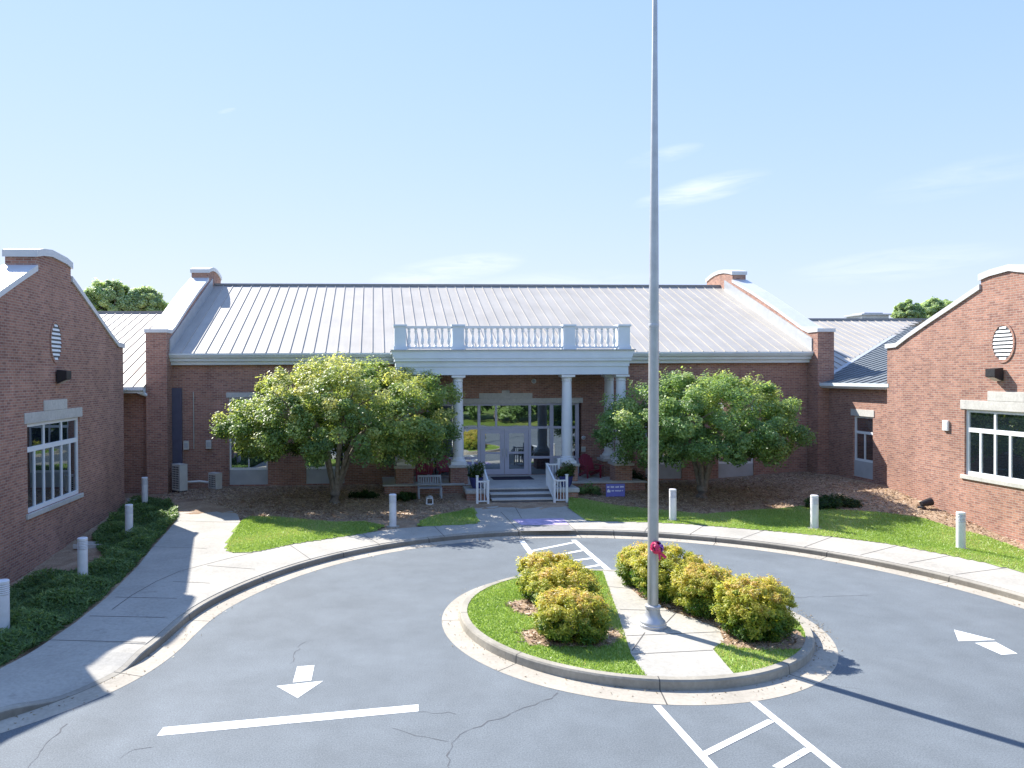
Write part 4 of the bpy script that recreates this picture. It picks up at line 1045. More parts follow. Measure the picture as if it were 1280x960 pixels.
# balustrade on the roof of the porch
zq0, zq1 = zt0 + 0.046, pc(640, 406).z
posts = [pc(500, 420).x, pc(572, 420).x, pc(710, 420).x, pc(778, 420).x]
for x in posts:
    mb = MB(); mb.box(x - 0.25, x + 0.25, YC - 0.28, YC + 0.22, zq0 + 0.16, zq1 - 0.1); mb.box(x - 0.29, x + 0.29, YC - 0.32, YC + 0.26, zq0, zq0 + 0.158); b = mb.build('balustrade_post', M_FASCIA, por)
    mb = MB(); mb.box(x - 0.30, x + 0.30, YC - 0.33, YC + 0.27, zq1 - 0.098, zq1); mb.build('post_cap', M_FASCIA, b, bevel=0.01)
def baluster_mb(x, y, z0, z1):
    h = z1 - z0; mb = MB()
    mb.lathe((x, y, z0), [(0.075, 0), (0.075, 0.06 * h), (0.045, 0.10 * h), (0.088, 0.26 * h), (0.094, 0.34 * h), (0.055, 0.56 * h), (0.045, 0.72 * h), (0.075, 0.86 * h), (0.045, 0.90 * h), (0.072, 0.95 * h), (0.072, h)], 8); return mb
bz0, bz1 = zq0 + 0.13, zq1 - 0.17
first = None
for (a, b, n) in ((posts[0], posts[1], 7), (posts[1], posts[2], 16), (posts[2], posts[3], 7)):
    mb = MB(); mb.box(a + 0.252, b - 0.252, YC - 0.12, YC + 0.06, bz1, bz1 + 0.11); mb.build('balustrade_rail', M_WHITE, por)
    mb = MB(); mb.box(a + 0.252, b - 0.252, YC - 0.12, YC + 0.06, zq0 + 0.05, bz0); mb.build('balustrade_rail', M_WHITE, por)
    for k in range(n):
        x = a + 0.252 + (b - a - 0.504) * (k + 0.5) / n
        if first is None: first = baluster_mb(x, YC - 0.03, bz0 + 0.001, bz1 - 0.001).build('baluster', M_WHITE, por, smooth=True); fx = x
        else:
            c = first.copy(); COL.objects.link(c); c.location.x = first.location.x + x - fx; c.parent = por
# the low fence between a hall and front steps: white metal railings
def railing(xi, xo, label):
    t = thing('handrail', (xi, 29.95, 0.17), label, 'railing', 'white metal railings at the entrance steps')
    zt = 0.92
    Pn = [(xo, 29.95, 0.17), (xi, 29.95, 0.17), (xi, 31.25, FL), (xo, 31.30, FL)]
    for k, p in enumerate(Pn):
        h = zt + (0.22 if k in (0, 3) else 0.03); mb = MB(); mb.box(p[0] - 0.045, p[0] + 0.045, p[1] - 0.045, p[1] + 0.045, p[2], p[2] + h); mb.box(p[0] - 0.06, p[0] + 0.06, p[1] - 0.06, p[1] + 0.06, p[2] + h, p[2] + h + 0.03); mb.build('post', M_WHITE, t)
    for a, b in zip(Pn[:-1], Pn[1:]):
        a, b = Vector(a), Vector(b); up = Vector((0, 0, 1)); L = (b - a).length
        mb = MB(); mb.bar(a + up * zt, b + up * zt, 0.07, 0.06); mb.build('top_rail', M_WHITE, t)
        mb = MB(); mb.bar(a + up * 0.12, b + up * 0.12, 0.045, 0.045); mb.build('bottom_rail', M_WHITE, t)
        n = max(3, int(L / 0.125))
        mb = MB()
        for k in range(1, n):
            p = a + (b - a) * k / n; mb.box(p.x - 0.014, p.x + 0.014, p.y - 0.014, p.y + 0.014, p.z + 0.13, p.z + zt - 0.02)
        mb.build('pickets', M_WHITE, t)
railing(PY(610, 630, 29.95).x, PY(596.5, 630, 29.95).x, 'white metal railing on the left side of the entrance steps')
railing(PY(693, 630, 29.95).x, PY(708.5, 630, 29.95).x, 'white metal railing on the right side of the entrance steps')
mt = MB(); mt.box(PY(614, 600, 34).x, PY(664, 600, 34).x, 33.3, 34.3, FL + 0.002, FL + 0.018); tag(mt.build('door_mat', M_MAT, bevel=0.004), 'dark mat lying in front of the entrance doors', 'mat')

# ------------------------------------------------------------------ things on and around the porch
def potted(x, y, z, label, seed):
    t = thing('potted_plant', (x, y, z), label, 'plant', 'potted plants beside the entrance steps')
    mb = MB(); mb.lathe((x, y, z), [(0.16, 0.0), (0.24, 0.15), (0.28, 0.34), (0.30, 0.42), (0.30, 0.46), (0.25, 0.46), (0.24, 0.40), (0.0, 0.40)], 20, False); mb.build('pot', M_BLUEPOT, t, smooth=True)
    def sh(rng):
        d = norm(rng.normal(size=(1, 3)))[0]; d[2] = abs(d[2]) * 1.1; return np.array((x, y, z + 0.5)) + d * np.array((0.42, 0.36, 0.48)) * rng.uniform(0.2, 1), d
    crown('foliage', t, sh, 26, 50, 0.16, (0.11, 0.38), [(0, (0.03, 0.07, 0.02)), (0.6, (0.09, 0.14, 0.03)), (1, (0.25, 0.22, 0.07))], 0.5, seed, z + 0.4, z + 1.1)
potted(stx0 - 0.52, 30.95, FL + 0.01, 'bushy plant in a dark blue pot left of the entrance steps', 31)
potted(stx1 + 0.58, 30.95, FL + 0.01, 'bushy plant in a dark blue pot right of the entrance steps', 32)
def adirondack(x, y, z, rot, label):
    t = thing('garden_chair', (x, y, z), label, 'chair', 'red wooden porch chairs')
    mb = MB(); 
    for k in range(5): mb.box(-0.27, 0.27, -0.33 + 0.115 * k, -0.23 + 0.115 * k, 0.36 - 0.022 * k, 0.385 - 0.022 * k)
    parts = [('seat', mb)]
    mb = MB()
    for k in range(7):
        xx = -0.30 + 0.1 * k; hh = 0.72 - 0.035 * (k - 3) ** 2 * 0.6
        mb.obox((xx, 0.26 + 0.16, 0.32 + hh / 2), (0.044, 0, 0), (0, 0.012, -0.004), (0, 0.17 * hh / 0.72, hh / 2))
    parts.append(('backrest', mb))
    for s in (-1, 1):
        mb = MB(); mb.box(s * 0.39 - 0.075, s * 0.39 + 0.075, -0.42, 0.36, 0.56, 0.585); parts.append(('armrest', mb))
        mb = MB(); mb.box(s * 0.33 - 0.018, s * 0.33 + 0.018, -0.36, -0.25, 0.0, 0.558); parts.append(('leg', mb))
        mb = MB(); mb.obox((s * 0.29, 0.12, 0.2), (0.016, 0, 0), (0, 0.48, -0.17), (0, 0.012, 0.06)); parts.append(('leg', mb))
    for n, m in parts:
        o = m.build(n, M_RED); o.parent = t
    t.rotation_euler.z = rot
    return t
ch = PY(738, 596, 33.8); adirondack(ch.x, 33.75, FL, math.radians(12), 'red slatted porch chair right of the entrance doors near the blue sign')
ch = PY(531, 598, 33.4); adirondack(ch.x, 33.4, FL, math.radians(-10), 'red slatted porch chair left of the doors partly under the tree')
ch = PY(557, 598, 34); adirondack(ch.x, 34.0, FL, math.radians(5), 'dark red porch chair tucked behind the left brick pedestal')
# bench in front of the porch
bp = PT(536, 618); t = thing('garden_bench', (bp.x, 31.3, terrain(bp.x, 31.3)), 'grey slatted bench in the shade left of the entrance steps', 'bench')
bx, by, bz_ = bp.x, 31.3, terrain(bp.x, 31.3) - 0.01
mb = MB()
for k in range(4): mb.box(bx - 0.5, bx + 0.5, by - 0.42 + 0.105 * k, by - 0.33 + 0.105 * k, bz_ + 0.42, bz_ + 0.445)
mb.build('seat', M_BENCH, t)
mb = MB(); mb.box(bx - 0.5, bx + 0.5, by + 0.03, by + 0.07, bz_ + 0.84, bz_ + 0.92); mb.box(bx - 0.5, bx + 0.5, by + 0.03, by + 0.07, bz_ + 0.50, bz_ + 0.56)
for k in range(10): mb.box(bx - 0.45 + 0.1 * k - 0.025, bx - 0.45 + 0.1 * k + 0.025, by + 0.04, by + 0.06, bz_ + 0.562, bz_ + 0.838)
mb.build('backrest', M_BENCH, t)
for sx in (-0.47, 0.47):
    mb = MB(); mb.box(bx + sx - 0.03, bx + sx + 0.03, by - 0.42, by - 0.36, bz_, bz_ + 0.418); mb.build('leg', M_BENCH, t)
    mb = MB(); mb.box(bx + sx - 0.03, bx + sx + 0.03, by + 0.075, by + 0.13, bz_, bz_ + 0.9); mb.build('leg', M_BENCH, t)
    mb = MB(); mb.box(bx + sx - 0.035, bx + sx + 0.035, by - 0.44, by + 0.028, bz_ + 0.62, bz_ + 0.65); mb.build('armrest', M_BENCH, t)
# small stone lantern on the ground
lp = PT(537, 630); t = thing('garden_lantern', (lp.x, lp.y, terrain(lp.x, lp.y)), 'small pale square lantern on the mulch below the grey bench', 'lantern')
z0 = terrain(lp.x, lp.y) - 0.02
mb = MB(); mb.box(lp.x - 0.15, lp.x + 0.15, lp.y - 0.15, lp.y + 0.15, z0, z0 + 0.05); mb.box(lp.x - 0.11, lp.x + 0.11, lp.y - 0.11, lp.y + 0.11, z0 + 0.25, z0 + 0.29)
for sx in (-1, 1):
    for sy in (-1, 1): mb.box(lp.x + sx * 0.12 - 0.018, lp.x + sx * 0.12 + 0.018, lp.y + sy * 0.12 - 0.018, lp.y + sy * 0.12 + 0.018, z0 + 0.05, z0 + 0.25)
mb.build('frame', M_WHITE, t)
mb = MB(); mb.box(lp.x - 0.10, lp.x + 0.10, lp.y - 0.10, lp.y + 0.10, z0 + 0.052, z0 + 0.248); mb.build('glass', M_GLASS, t)
mb = MB(); mb.lathe((lp.x, lp.y, z0), [(0.16, 0.29), (0.05, 0.36), (0.0, 0.37)], 4, False); mb.build('lid', M_FLASH, t)
# blue yard sign
sp = PT(769, 621); sa, sb = PY(757.5, 605, sp.y), PY(781, 621, sp.y)
t = thing('yard_sign', (sp.x, sp.y, terrain(sp.x, sp.y)), 'small blue yard sign with white lettering on the shaded lawn right of the steps', 'sign')
mb = MB(); mb.box(sa.x, sb.x, sp.y - 0.008, sp.y + 0.008, sb.z + 0.02, sa.z); mb.build('board', M_SIGN, t)
zt = sa.z; wsg = sb.x - sa.x; hs = sa.z - sb.z - 0.02
mb = MB(); r = random.Random(5)
def lettering(x0, x1, z0, z1, n):
    w = (x1 - x0) / n
    for k in range(n):
        if r.random() < 0.12: continue
        mb.box(x0 + w * k + w * 0.08, x0 + w * k + w * 0.92, sp.y - 0.0115, sp.y - 0.0085, z0 + (z1 - z0) * r.uniform(0, 0.15), z1 - (z1 - z0) * r.uniform(0, 0.18))
lettering(sa.x + 0.04, sb.x - 0.05, zt - hs * 0.31, zt - hs * 0.17, 14); lettering(sa.x + wsg * 0.28, sb.x - 0.08, zt - hs * 0.60, zt - hs * 0.50, 13)
mb.obox((sa.x + wsg * 0.14, sp.y - 0.010, zt - hs * 0.58), (wsg * 0.09, 0, 0), (0, 0.0015, 0), (0, 0, hs * 0.08)); mb.obox((sa.x + wsg * 0.13, sp.y - 0.010, zt - hs * 0.47), (wsg * 0.035, 0, 0), (0, 0.0014, 0), (0, 0, hs * 0.05))
mb.build('lettering', M_SIGNW, t)
for sx in (0.25, 0.75):
    mb = MB(); x = sa.x + wsg * sx; mb.tube([(x, sp.y + 0.012, terrain(x, sp.y) - 0.1), (x, sp.y + 0.012, sa.z - 0.1)], 0.006, 6); mb.build('stake', M_GALV, t)
# fixtures on the hall wall
def fixture(name, px, py, w, h, d, mat, label, cat, dome=False):
    p = pw(px, py); t = thing(name, (p.x, YW, p.z), label, cat)
    if dome:
        mb = MB(); mb.tube([(p.x, YW - 0.002, p.z), (p.x, YW - 0.06, p.z)], w, 14); mb.build('mount', M_WHITE, t)
        mb = MB(); mb.tube([(p.x, YW - 0.062, p.z), (p.x, YW - 0.10, p.z), (p.x, YW - 0.13, p.z)], [w * 0.8, w * 0.65, w * 0.2], 14); mb.build('dome', mat, t, smooth=True)
    else:
        mb = MB(); mb.box(p.x - w, p.x + w, YW - d, YW - 0.003, p.z - h, p.z + h); mb.build('body', mat, t, bevel=0.012)
        mb = MB(); mb.box(p.x - w * 0.7, p.x + w * 0.7, YW - d - 0.008, YW - d - 0.001, p.z - h * 0.55, p.z + h * 0.55); mb.build('cover', M_FLASH, t)
fixture('security_camera', 667, 476.5, 0.11, 0, 0, M_FLASH, 'white dome camera on the brick above the entrance lintel', 'camera', True)
fixture('wall_speaker', 729, 547, 0.09, 0, 0, M_FLASH, 'small round white fixture on brick right of the glass entrance', 'fixture', True)
fixture('intercom_box', 729, 561.5, 0.10, 0.12, 0.06, M_AC, 'small square intercom box on brick below a round white fixture', 'intercom')
fixture('junction_box', 233.2, 556.5, 0.12, 0.20, 0.12, M_AC, 'beige disconnect box beside the tall blue metal cover', 'box')
fixture('junction_box', 261.2, 555.5, 0.12, 0.20, 0.12, M_AC, 'beige disconnect box on brick above the smaller condenser', 'box')
p = PX(1183.5, 532, WX2); t = thing('wall_box', (WX2, p.y, p.z), 'small white box on the sunlit right wing left of its window', 'box')
mb = MB(); mb.box(WX2 - 0.08, WX2 - 0.003, p.y - 0.13, p.y + 0.13, p.z - 0.19, p.z + 0.19); mb.build('body', M_WHITE, t, bevel=0.012); mb = MB(); mb.box(WX2 - 0.09, WX2 - 0.081, p.y - 0.10, p.y + 0.10, p.z - 0.15, p.z + 0.15); mb.build('cover', M_FRAME, t)
# condensers
def condenser(pxc, py0, py1, w_, d_, label, rot):
    y = 34.1; a, b = PY(pxc, py0, y), PY(pxc, py1, y); h = a.z - b.z; t = thing('condenser_unit', (0, 0, 0), label, 'air conditioner')
    x0, x1 = -w_ / 2, w_ / 2
    mb = MB(); mb.box(x0, x1, -d_ / 2, d_ / 2, 0.06, h); mb.box(x0 - 0.01, x1 + 0.01, -d_ / 2 - 0.01, d_ / 2 + 0.01, h + 0.001, h + 0.025); c = mb.build('casing', M_AC, t, bevel=0.012)
    mb = MB(); mb.box(x0 + 0.06, x1 - 0.06, -d_ / 2 - 0.006, -d_ / 2 - 0.001, 0.14, h - 0.06); mb.build('fan_opening', M_BLACK, t)
    mb = MB(); nz_ = max(4, int(h / 0.12))
    for q in range(nz_ + 1): z = 0.14 + (h - 0.20) * q / nz_; mb.box(x0 + 0.06, x1 - 0.06, -d_ / 2 - 0.020, -d_ / 2 - 0.008, z - 0.014, z + 0.014)
    for q in range(5): x = x0 + 0.07 + (w_ - 0.14) * q / 4; mb.box(x - 0.014, x + 0.014, -d_ / 2 - 0.024, -d_ / 2 - 0.0205, 0.13, h - 0.05)
    mb.build('grille', M_AC, t)
    for q in (x0 + 0.08, x1 - 0.08): mb = MB(); mb.box(q - 0.03, q + 0.03, -d_ / 2 - 0.03, d_ / 2 + 0.03, -0.08, 0.058); mb.build('foot', M_BLACK, t)
    t.location = (a.x, y, b.z); t.rotation_euler.z = rot
condenser(224.5, 580.5, 614.5, 0.62, 0.40, 'tall beige condenser with wide grille beside the brick pier', math.radians(-42))
condenser(269, 591.5, 612.5, 0.56, 0.34, 'small beige condenser with grille between the tall one and the first window', math.radians(-40))
a = PY(250, 602, 34.5); mb = MB(); mb.tube([(a.x - 0.6, 34.4, a.z), (a.x, 34.45, a.z + 0.02), (a.x + 0.45, 34.4, a.z - 0.03)], 0.05, 8); tag(mb.build('refrigerant_pipe', M_WHITE), 'white wrapped pipe running between the two condensers', 'pipe')

# ------------------------------------------------------------------ bollards
def bollard():
    t = thing('bollard_light', (0, 0, 0), 'x', 'bollard', 'white bollard lights along the walks')
    R = 0.125
    mb = MB(); mb.lathe((0, 0, 0), [(R, -0.08), (R, 0.84)], 24); o = mb.build('post', M_BOLL, smooth=True); o.parent = t
    mb = MB()
    for k in range(5): z = 0.852 + 0.042 * k; mb.lathe((0, 0, 0), [(R - 0.012, z), (R + 0.004, z + 0.006), (R - 0.002, z + 0.026), (R - 0.014, z + 0.03)], 24)
    o = mb.build('louvre', M_BOLL, smooth=True); o.parent = t
    mb = MB(); mb.lathe((0, 0, 0), [(R - 0.03, 0.84), (R - 0.03, 1.07)], 20); o = mb.build('lamp', M_LENS); o.parent = t
    mb = MB(); mb.lathe((0, 0, 0), [(R, 1.065), (R + 0.003, 1.12), (R - 0.01, 1.135), (R - 0.03, 1.14)], 24); o = mb.build('cap', M_BOLL, smooth=True); o.parent = t
    return t
b0 = bollard()
BL = [(181, 631, 'white bollard light half in sun at the far end of the ivy bed'), (161.5, 673, 'white bollard light standing in the dark ivy, second nearest the left link'),
      (103.5, 726, 'white bollard light in the ivy beside the concrete splash block'), (4, 793, 'white bollard light cut by the left picture edge in front of the shaded wing'),
      (491, 658, 'white bollard light at the walk edge beneath the left tree'), (841, 650.5, 'white bollard light in front of the right tree trunk'),
      (1018, 660.5, 'white bollard light beside the dark low clump on the right lawn'), (1201, 686, 'white bollard light on the bright lawn under the right wing window')]
for k, (px, py, lb) in enumerate(BL):
    q = PT(px, py, 0.02); o = b0 if k == 0 else copy_tree(b0)
    o.location = (q.x, q.y, q.z - 0.01); o['label'] = lb; o.rotation_euler.z = k * 0.7
    if k >= 4:
        mb = MB(); mb.lathe((q.x, q.y, q.z), [(0.23, -0.05), (0.23, 0.015), (0.2, 0.02)], 20); struct('bollard_footing', mb, M_KERB)
# splash block, ground spotlight
q = PT(112, 683); t = MB(); zz = terrain(q.x, q.y)
t.box(q.x - 0.45, q.x + 0.75, q.y - 0.22, q.y + 0.22, zz - 0.02, zz + 0.05); t.box(q.x - 0.45, q.x + 0.75, q.y - 0.22, q.y - 0.16, zz + 0.051, zz + 0.11); t.box(q.x - 0.45, q.x + 0.75, q.y + 0.16, q.y + 0.22, zz + 0.051, zz + 0.11)
tag(t.build('splash_block', M_STONE), 'pale concrete splash block on soil beside the left wing wall', 'splash block')
q = PT(1156, 635); t = thing('ground_spotlight', (q.x, q.y, q.z), 'small black ground spotlight on mulch at the foot of the right wing', 'light')
mb = MB(); mb.lathe((q.x - 0.12, q.y, q.z), [(0.14, -0.02), (0.14, 0.05), (0.05, 0.08), (0.04, 0.15)], 14); mb.build('base', M_BLACK, t)
mb = MB(); mb.tube([(q.x - 0.15, q.y, q.z + 0.16), (q.x + 0.05, q.y, q.z + 0.20), (q.x + 0.25, q.y, q.z + 0.24)], [0.09, 0.13, 0.15], 14); mb.build('head', M_BLACK, t)

# ------------------------------------------------------------------ flagpole
fp = PZ(816, 783, 0.176); fx_, fy_ = fp.x, fp.y
pole = thing('flagpole', (fx_, fy_, 0.176), 'tall tapered grey metal flagpole on the island path', 'flagpole')
mb = MB(); zz = 0.176; lean = 0.062
hs_ = [0.40, 3.0, 6.0, 8.0, 10.0, 12.0, 14.0, 16.0]; rs_ = [0.108, 0.108, 0.102, 0.090, 0.073, 0.056, 0.046, 0.040]
mb.tube([(fx_ + lean * h / 12.7, fy_, zz + h) for h in hs_], rs_, 24); mb.build('shaft', M_GALV, pole, smooth=True)
mb = MB(); mb.lathe((fx_, fy_, zz), [(0.275, 0.0), (0.275, 0.06), (0.262, 0.075), (0.265, 0.09), (0.25, 0.13), (0.19, 0.19), (0.15, 0.28), (0.14, 0.38), (0.16, 0.40), (0.16, 0.44), (0.115, 0.455)], 32); mb.build('base_collar', M_ALU, pole, smooth=True)
mb = MB(); mb.lathe((fx_ + lean * 6 / 12.7, fy_, zz), [(0.100, 6.2), (0.105, 6.22), (0.105, 6.26), (0.099, 6.28)], 24); mb.lathe((fx_ + lean * 16 / 12.7, fy_, zz), [(0.02, 16.0), (0.1, 16.06), (0.13, 16.16), (0.1, 16.26), (0.0, 16.3)], 16); mb.build('finial', M_ALU, pole, smooth=True)
bow = PY(821, 684.5, fy_ - 0.13)
t = thing('ribbon_bow', tuple(bow), 'pink and purple ribbon bow tied to the flagpole above the shrubs', 'bow')
mb, mb2 = MB(), MB(); r = random.Random(11)
for k in range(64):
    d = Vector((r.gauss(0, 1), r.gauss(0, 0.8) - 0.4, r.gauss(0, 1))).normalized(); c = bow + Vector((d.x * 0.075, d.y * 0.06, d.z * 0.075)); s = d.cross(Vector((r.random(), r.random(), r.random()))).normalized()
    pts = [c, c + d * 0.045 + s * 0.028, c + d * 0.062, c + d * 0.045 - s * 0.028, c]
    tgt = mb if d.x < 0.25 else mb2; w_ = d.cross(s) * 0.03
    for i in range(4): tgt.poly([pts[i] - w_, pts[i + 1] - w_, pts[i + 1] + w_, pts[i] + w_])
mb.build('loops', M_BOW, t); mb2.build('loops', M_BOW2, t)
mb = MB(); a = bow + Vector((0.03, -0.02, -0.08))
for e in (Vector((0.14, -0.05, -0.12)), Vector((0.02, -0.03, -0.16))): mb.obox(a + e / 2, e / 2, Vector((0.018, 0, 0.02)), Vector((0, 0.002, 0)))
mb.build('tail', M_BOW, t)

# ------------------------------------------------------------------ plants
def limb(mb, pts, r0, r1, seg=9):
    c = catmull([tuple(p) for p in pts], 0.25); n = len(c); mb.tube([tuple(p) for p in c], [r0 + (r1 - r0) * k / (n - 1) for k in range(n)], seg)
def broad_tree(name, x, y, z, cx, rx, ry, zlo, zmid, ztop, label, group, stops, seed, n_cl, per, cl_r, leaf, forks=7, trunk_r=0.17, fork_h=0.6, bias=0.55, cy=None):
    t = thing(name, (x, y, z), label, 'tree', group); rng = np.random.default_rng(seed); r = random.Random(seed)
    cy = y if cy is None else cy
    mb = MB(); limb(mb, [(x, y, z - 0.15), (x + 0.02, y, z + fork_h * 0.5), (x + 0.05, y, z + fork_h)], trunk_r * 1.25, trunk_r, 12)
    tr = mb.build('trunk', M_BARK, t, smooth=True); mb = MB()
    for k in range(forks):
        a = 2 * math.pi * (k + r.uniform(-0.25, 0.25)) / forks; rr = r.uniform(0.5, 0.8)
        e = Vector((cx + math.cos(a) * rx * rr, cy + math.sin(a) * ry * rr, zmid + (ztop - zmid) * r.uniform(0.1, 0.6)))
        s = Vector((x + 0.05 + math.cos(a) * trunk_r * 0.5, y + math.sin(a) * trunk_r * 0.5, z + fork_h - 0.12)); m = s.lerp(e, 0.42) + Vector((0, 0, (e.z - s.z) * 0.22)); m.x = s.x + (m.x - s.x) * 0.75; m.y = s.y + (m.y - s.y) * 0.75
        limb(mb, [s, m, e], trunk_r * 0.55, 0.03)
        for q in range(4):
            b = s.lerp(e, r.uniform(0.35, 0.8)); b = Vector((b.x, b.y, b.z + (e.z - s.z) * 0.08)); a2 = a + r.uniform(-1.1, 1.1)
            limb(mb, [b, b + Vector((math.cos(a2) * rx * 0.15, math.sin(a2) * ry * 0.15, 0.35)), b + Vector((math.cos(a2) * rx * 0.3, math.sin(a2) * ry * 0.3, r.uniform(0.3, 0.9)))], trunk_r * 0.25, 0.012, 6)
    mb.build('branches', M_BARK, t, smooth=True)
    lob = rng.normal(size=(9, 3)); lob = norm(lob); amp = rng.uniform(-0.14, 0.16, 9)
    def sh(g):
        while True:
            d = norm(g.normal(size=(1, 3)))[0]
            if d[2] > -0.75: break
        k = 1 + float(np.sum(amp * np.exp(6 * (lob @ d - 1)))); rad = k * (g.uniform(0.55, 1.0) ** 0.5 if g.random() < 0.75 else g.uniform(0.25, 0.8))
        up = ztop - zmid if d[2] > 0 else zmid - zlo
        c = np.array((cx + d[0] * rx * rad, cy + d[1] * ry * rad, zmid + d[2] * up * rad))
        return c, norm(np.array([[d[0], d[1], d[2] + 0.15]]))[0]
    crown('crown', t, sh, n_cl, per, cl_r, leaf, stops, bias, seed, zlo, ztop)
    return t
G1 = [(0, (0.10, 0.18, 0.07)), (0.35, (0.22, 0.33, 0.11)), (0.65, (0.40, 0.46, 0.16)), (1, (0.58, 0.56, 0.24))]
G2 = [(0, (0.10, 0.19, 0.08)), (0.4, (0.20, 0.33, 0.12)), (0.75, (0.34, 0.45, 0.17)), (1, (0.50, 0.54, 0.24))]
q = PT(418, 628)
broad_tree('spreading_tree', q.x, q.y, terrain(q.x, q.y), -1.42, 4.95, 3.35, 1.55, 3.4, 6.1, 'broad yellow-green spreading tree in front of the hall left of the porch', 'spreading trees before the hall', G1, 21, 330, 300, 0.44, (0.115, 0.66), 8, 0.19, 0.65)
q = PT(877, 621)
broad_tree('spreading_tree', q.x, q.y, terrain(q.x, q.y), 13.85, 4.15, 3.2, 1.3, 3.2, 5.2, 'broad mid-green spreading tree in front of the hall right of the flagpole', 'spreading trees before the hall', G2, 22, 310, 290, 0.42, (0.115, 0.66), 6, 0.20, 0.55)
# trees beyond the roofs
G3 = [(0, (0.13, 0.22, 0.08)), (0.5, (0.26, 0.37, 0.13)), (1, (0.42, 0.50, 0.22))]
G3B = [(0, (0.24, 0.34, 0.20)), (0.5, (0.40, 0.52, 0.29)), (1, (0.55, 0.64, 0.40))]
def far_tree(px0, px1, pyt, Y, label, seed):
    a, b = PY(px0, pyt, Y), PY(px1, pyt, Y); cx = (a.x + b.x) / 2; rx = (b.x - a.x) / 2
    broad_tree('background_tree', cx, Y, 0.2, cx, rx * 0.9, rx * 0.8, a.z - rx * 2.0, a.z - rx * 0.95, a.z, label, 'trees beyond the roofs', G3B, seed, 170, 420, rx * 0.19, (0.17, 0.7), 6, 0.3, 3.0, 0.4)
far_tree(108, 172, 353, 60, 'rounded green tree showing above the left link roof', 41); far_tree(152, 208, 359, 61, 'smaller green tree right of the rounded one above the left link roof', 42)
far_tree(1119, 1152, 377, 58, 'bright green treetop above the right link ridge', 43); far_tree(1146, 1190, 375, 59, 'bright green treetop close to the right wing coping', 44)

# clipped shrubs on the island
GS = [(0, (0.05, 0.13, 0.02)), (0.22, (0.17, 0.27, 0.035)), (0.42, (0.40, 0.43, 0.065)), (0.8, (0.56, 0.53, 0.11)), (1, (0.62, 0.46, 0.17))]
def shrub(px, pyb, hw, pyt, label, seed, dep=0.9):
    c = PZ(px, pyb, 0.17); rx = hw * c.y / FPX; ry = rx * dep; cy = c.y + ry * 0.35; zt = PY(px, pyt, c.y + ry * 0.3).z; h = zt - 0.17
    t = thing('flowering_shrub', (c.x, cy, 0.17), label, 'shrub', 'clipped yellow shrubs on the island')
    mb = MB(); r = random.Random(seed)
    for k in range(9):
        a = r.uniform(0, 6.28); limb(mb, [(c.x + math.cos(a) * 0.08, cy + math.sin(a) * 0.08, 0.1), (c.x + math.cos(a) * rx * 0.35, cy + math.sin(a) * ry * 0.35, 0.17 + h * 0.4), (c.x + math.cos(a) * rx * 0.7, cy + math.sin(a) * ry * 0.7, 0.17 + h * 0.75)], 0.018, 0.006, 5)
    mb.build('stems', M_BARK, t)
    rng = np.random.default_rng(seed); lob = norm(rng.normal(size=(8, 3))); amp = rng.uniform(-0.12, 0.1, 8)
    def sh(g):
        d = norm(g.normal(size=(1, 3)))[0]; k = (1 + float(np.sum(amp * np.exp(7 * (lob @ d - 1))))) * (g.uniform(0.8, 1.0) if g.random() < 0.8 else g.uniform(0.3, 0.8))
        dd = np.sign(d) * np.abs(d) ** 0.8; dd /= max(1e-6, (np.abs(dd) ** 2.6).sum() ** (1 / 2.6))
        return np.array((c.x + dd[0] * rx * 0.9 * k, cy + dd[1] * ry * 0.9 * k, 0.17 + h * 0.5 + dd[2] * h * 0.47 * k)), d
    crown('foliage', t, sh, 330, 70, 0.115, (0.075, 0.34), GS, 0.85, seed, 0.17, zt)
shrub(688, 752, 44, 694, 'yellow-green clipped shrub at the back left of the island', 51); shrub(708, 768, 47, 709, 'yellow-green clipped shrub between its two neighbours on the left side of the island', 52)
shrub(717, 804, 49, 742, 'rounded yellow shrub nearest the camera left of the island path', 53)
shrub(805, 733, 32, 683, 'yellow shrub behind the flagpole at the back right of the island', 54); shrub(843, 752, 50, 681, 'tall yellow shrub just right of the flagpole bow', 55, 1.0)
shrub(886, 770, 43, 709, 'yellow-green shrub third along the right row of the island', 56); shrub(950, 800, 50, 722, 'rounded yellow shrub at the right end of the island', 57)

# ground cover by the left wing: a dense low mat nobody could count
ivy_px = [(0, 833), (35, 814), (62, 797), (95, 774), (132, 744), (173, 704), (191, 681), (208, 663), (222, 648), (221, 636), (202, 626), (180, 628), (165, 631), (150, 640), (130, 660), (115, 672), (125, 690), (140, 700), (100, 712), (60, 725), (30, 733), (0, 748), (-60, 790), (-60, 850)]
ivy = [p2(PT(x, y)) for x, y in ivy_px]
A = np.array(ivy); n = 80000; X, Y = RNG.uniform(A[:, 0].min(), A[:, 0].max(), n), RNG.uniform(A[:, 1].min(), A[:, 1].max(), n); I = inside_np(ivy, X, Y); X, Y = X[I], Y[I]
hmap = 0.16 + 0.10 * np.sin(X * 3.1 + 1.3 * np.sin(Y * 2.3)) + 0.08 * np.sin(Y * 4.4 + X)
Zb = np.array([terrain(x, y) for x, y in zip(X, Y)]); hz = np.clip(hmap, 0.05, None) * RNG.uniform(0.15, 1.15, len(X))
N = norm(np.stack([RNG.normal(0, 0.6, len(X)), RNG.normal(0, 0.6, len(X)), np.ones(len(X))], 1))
tt = 0.35 + (hz - 0.15) * 1.2 + RNG.normal(0, 0.2, len(X))
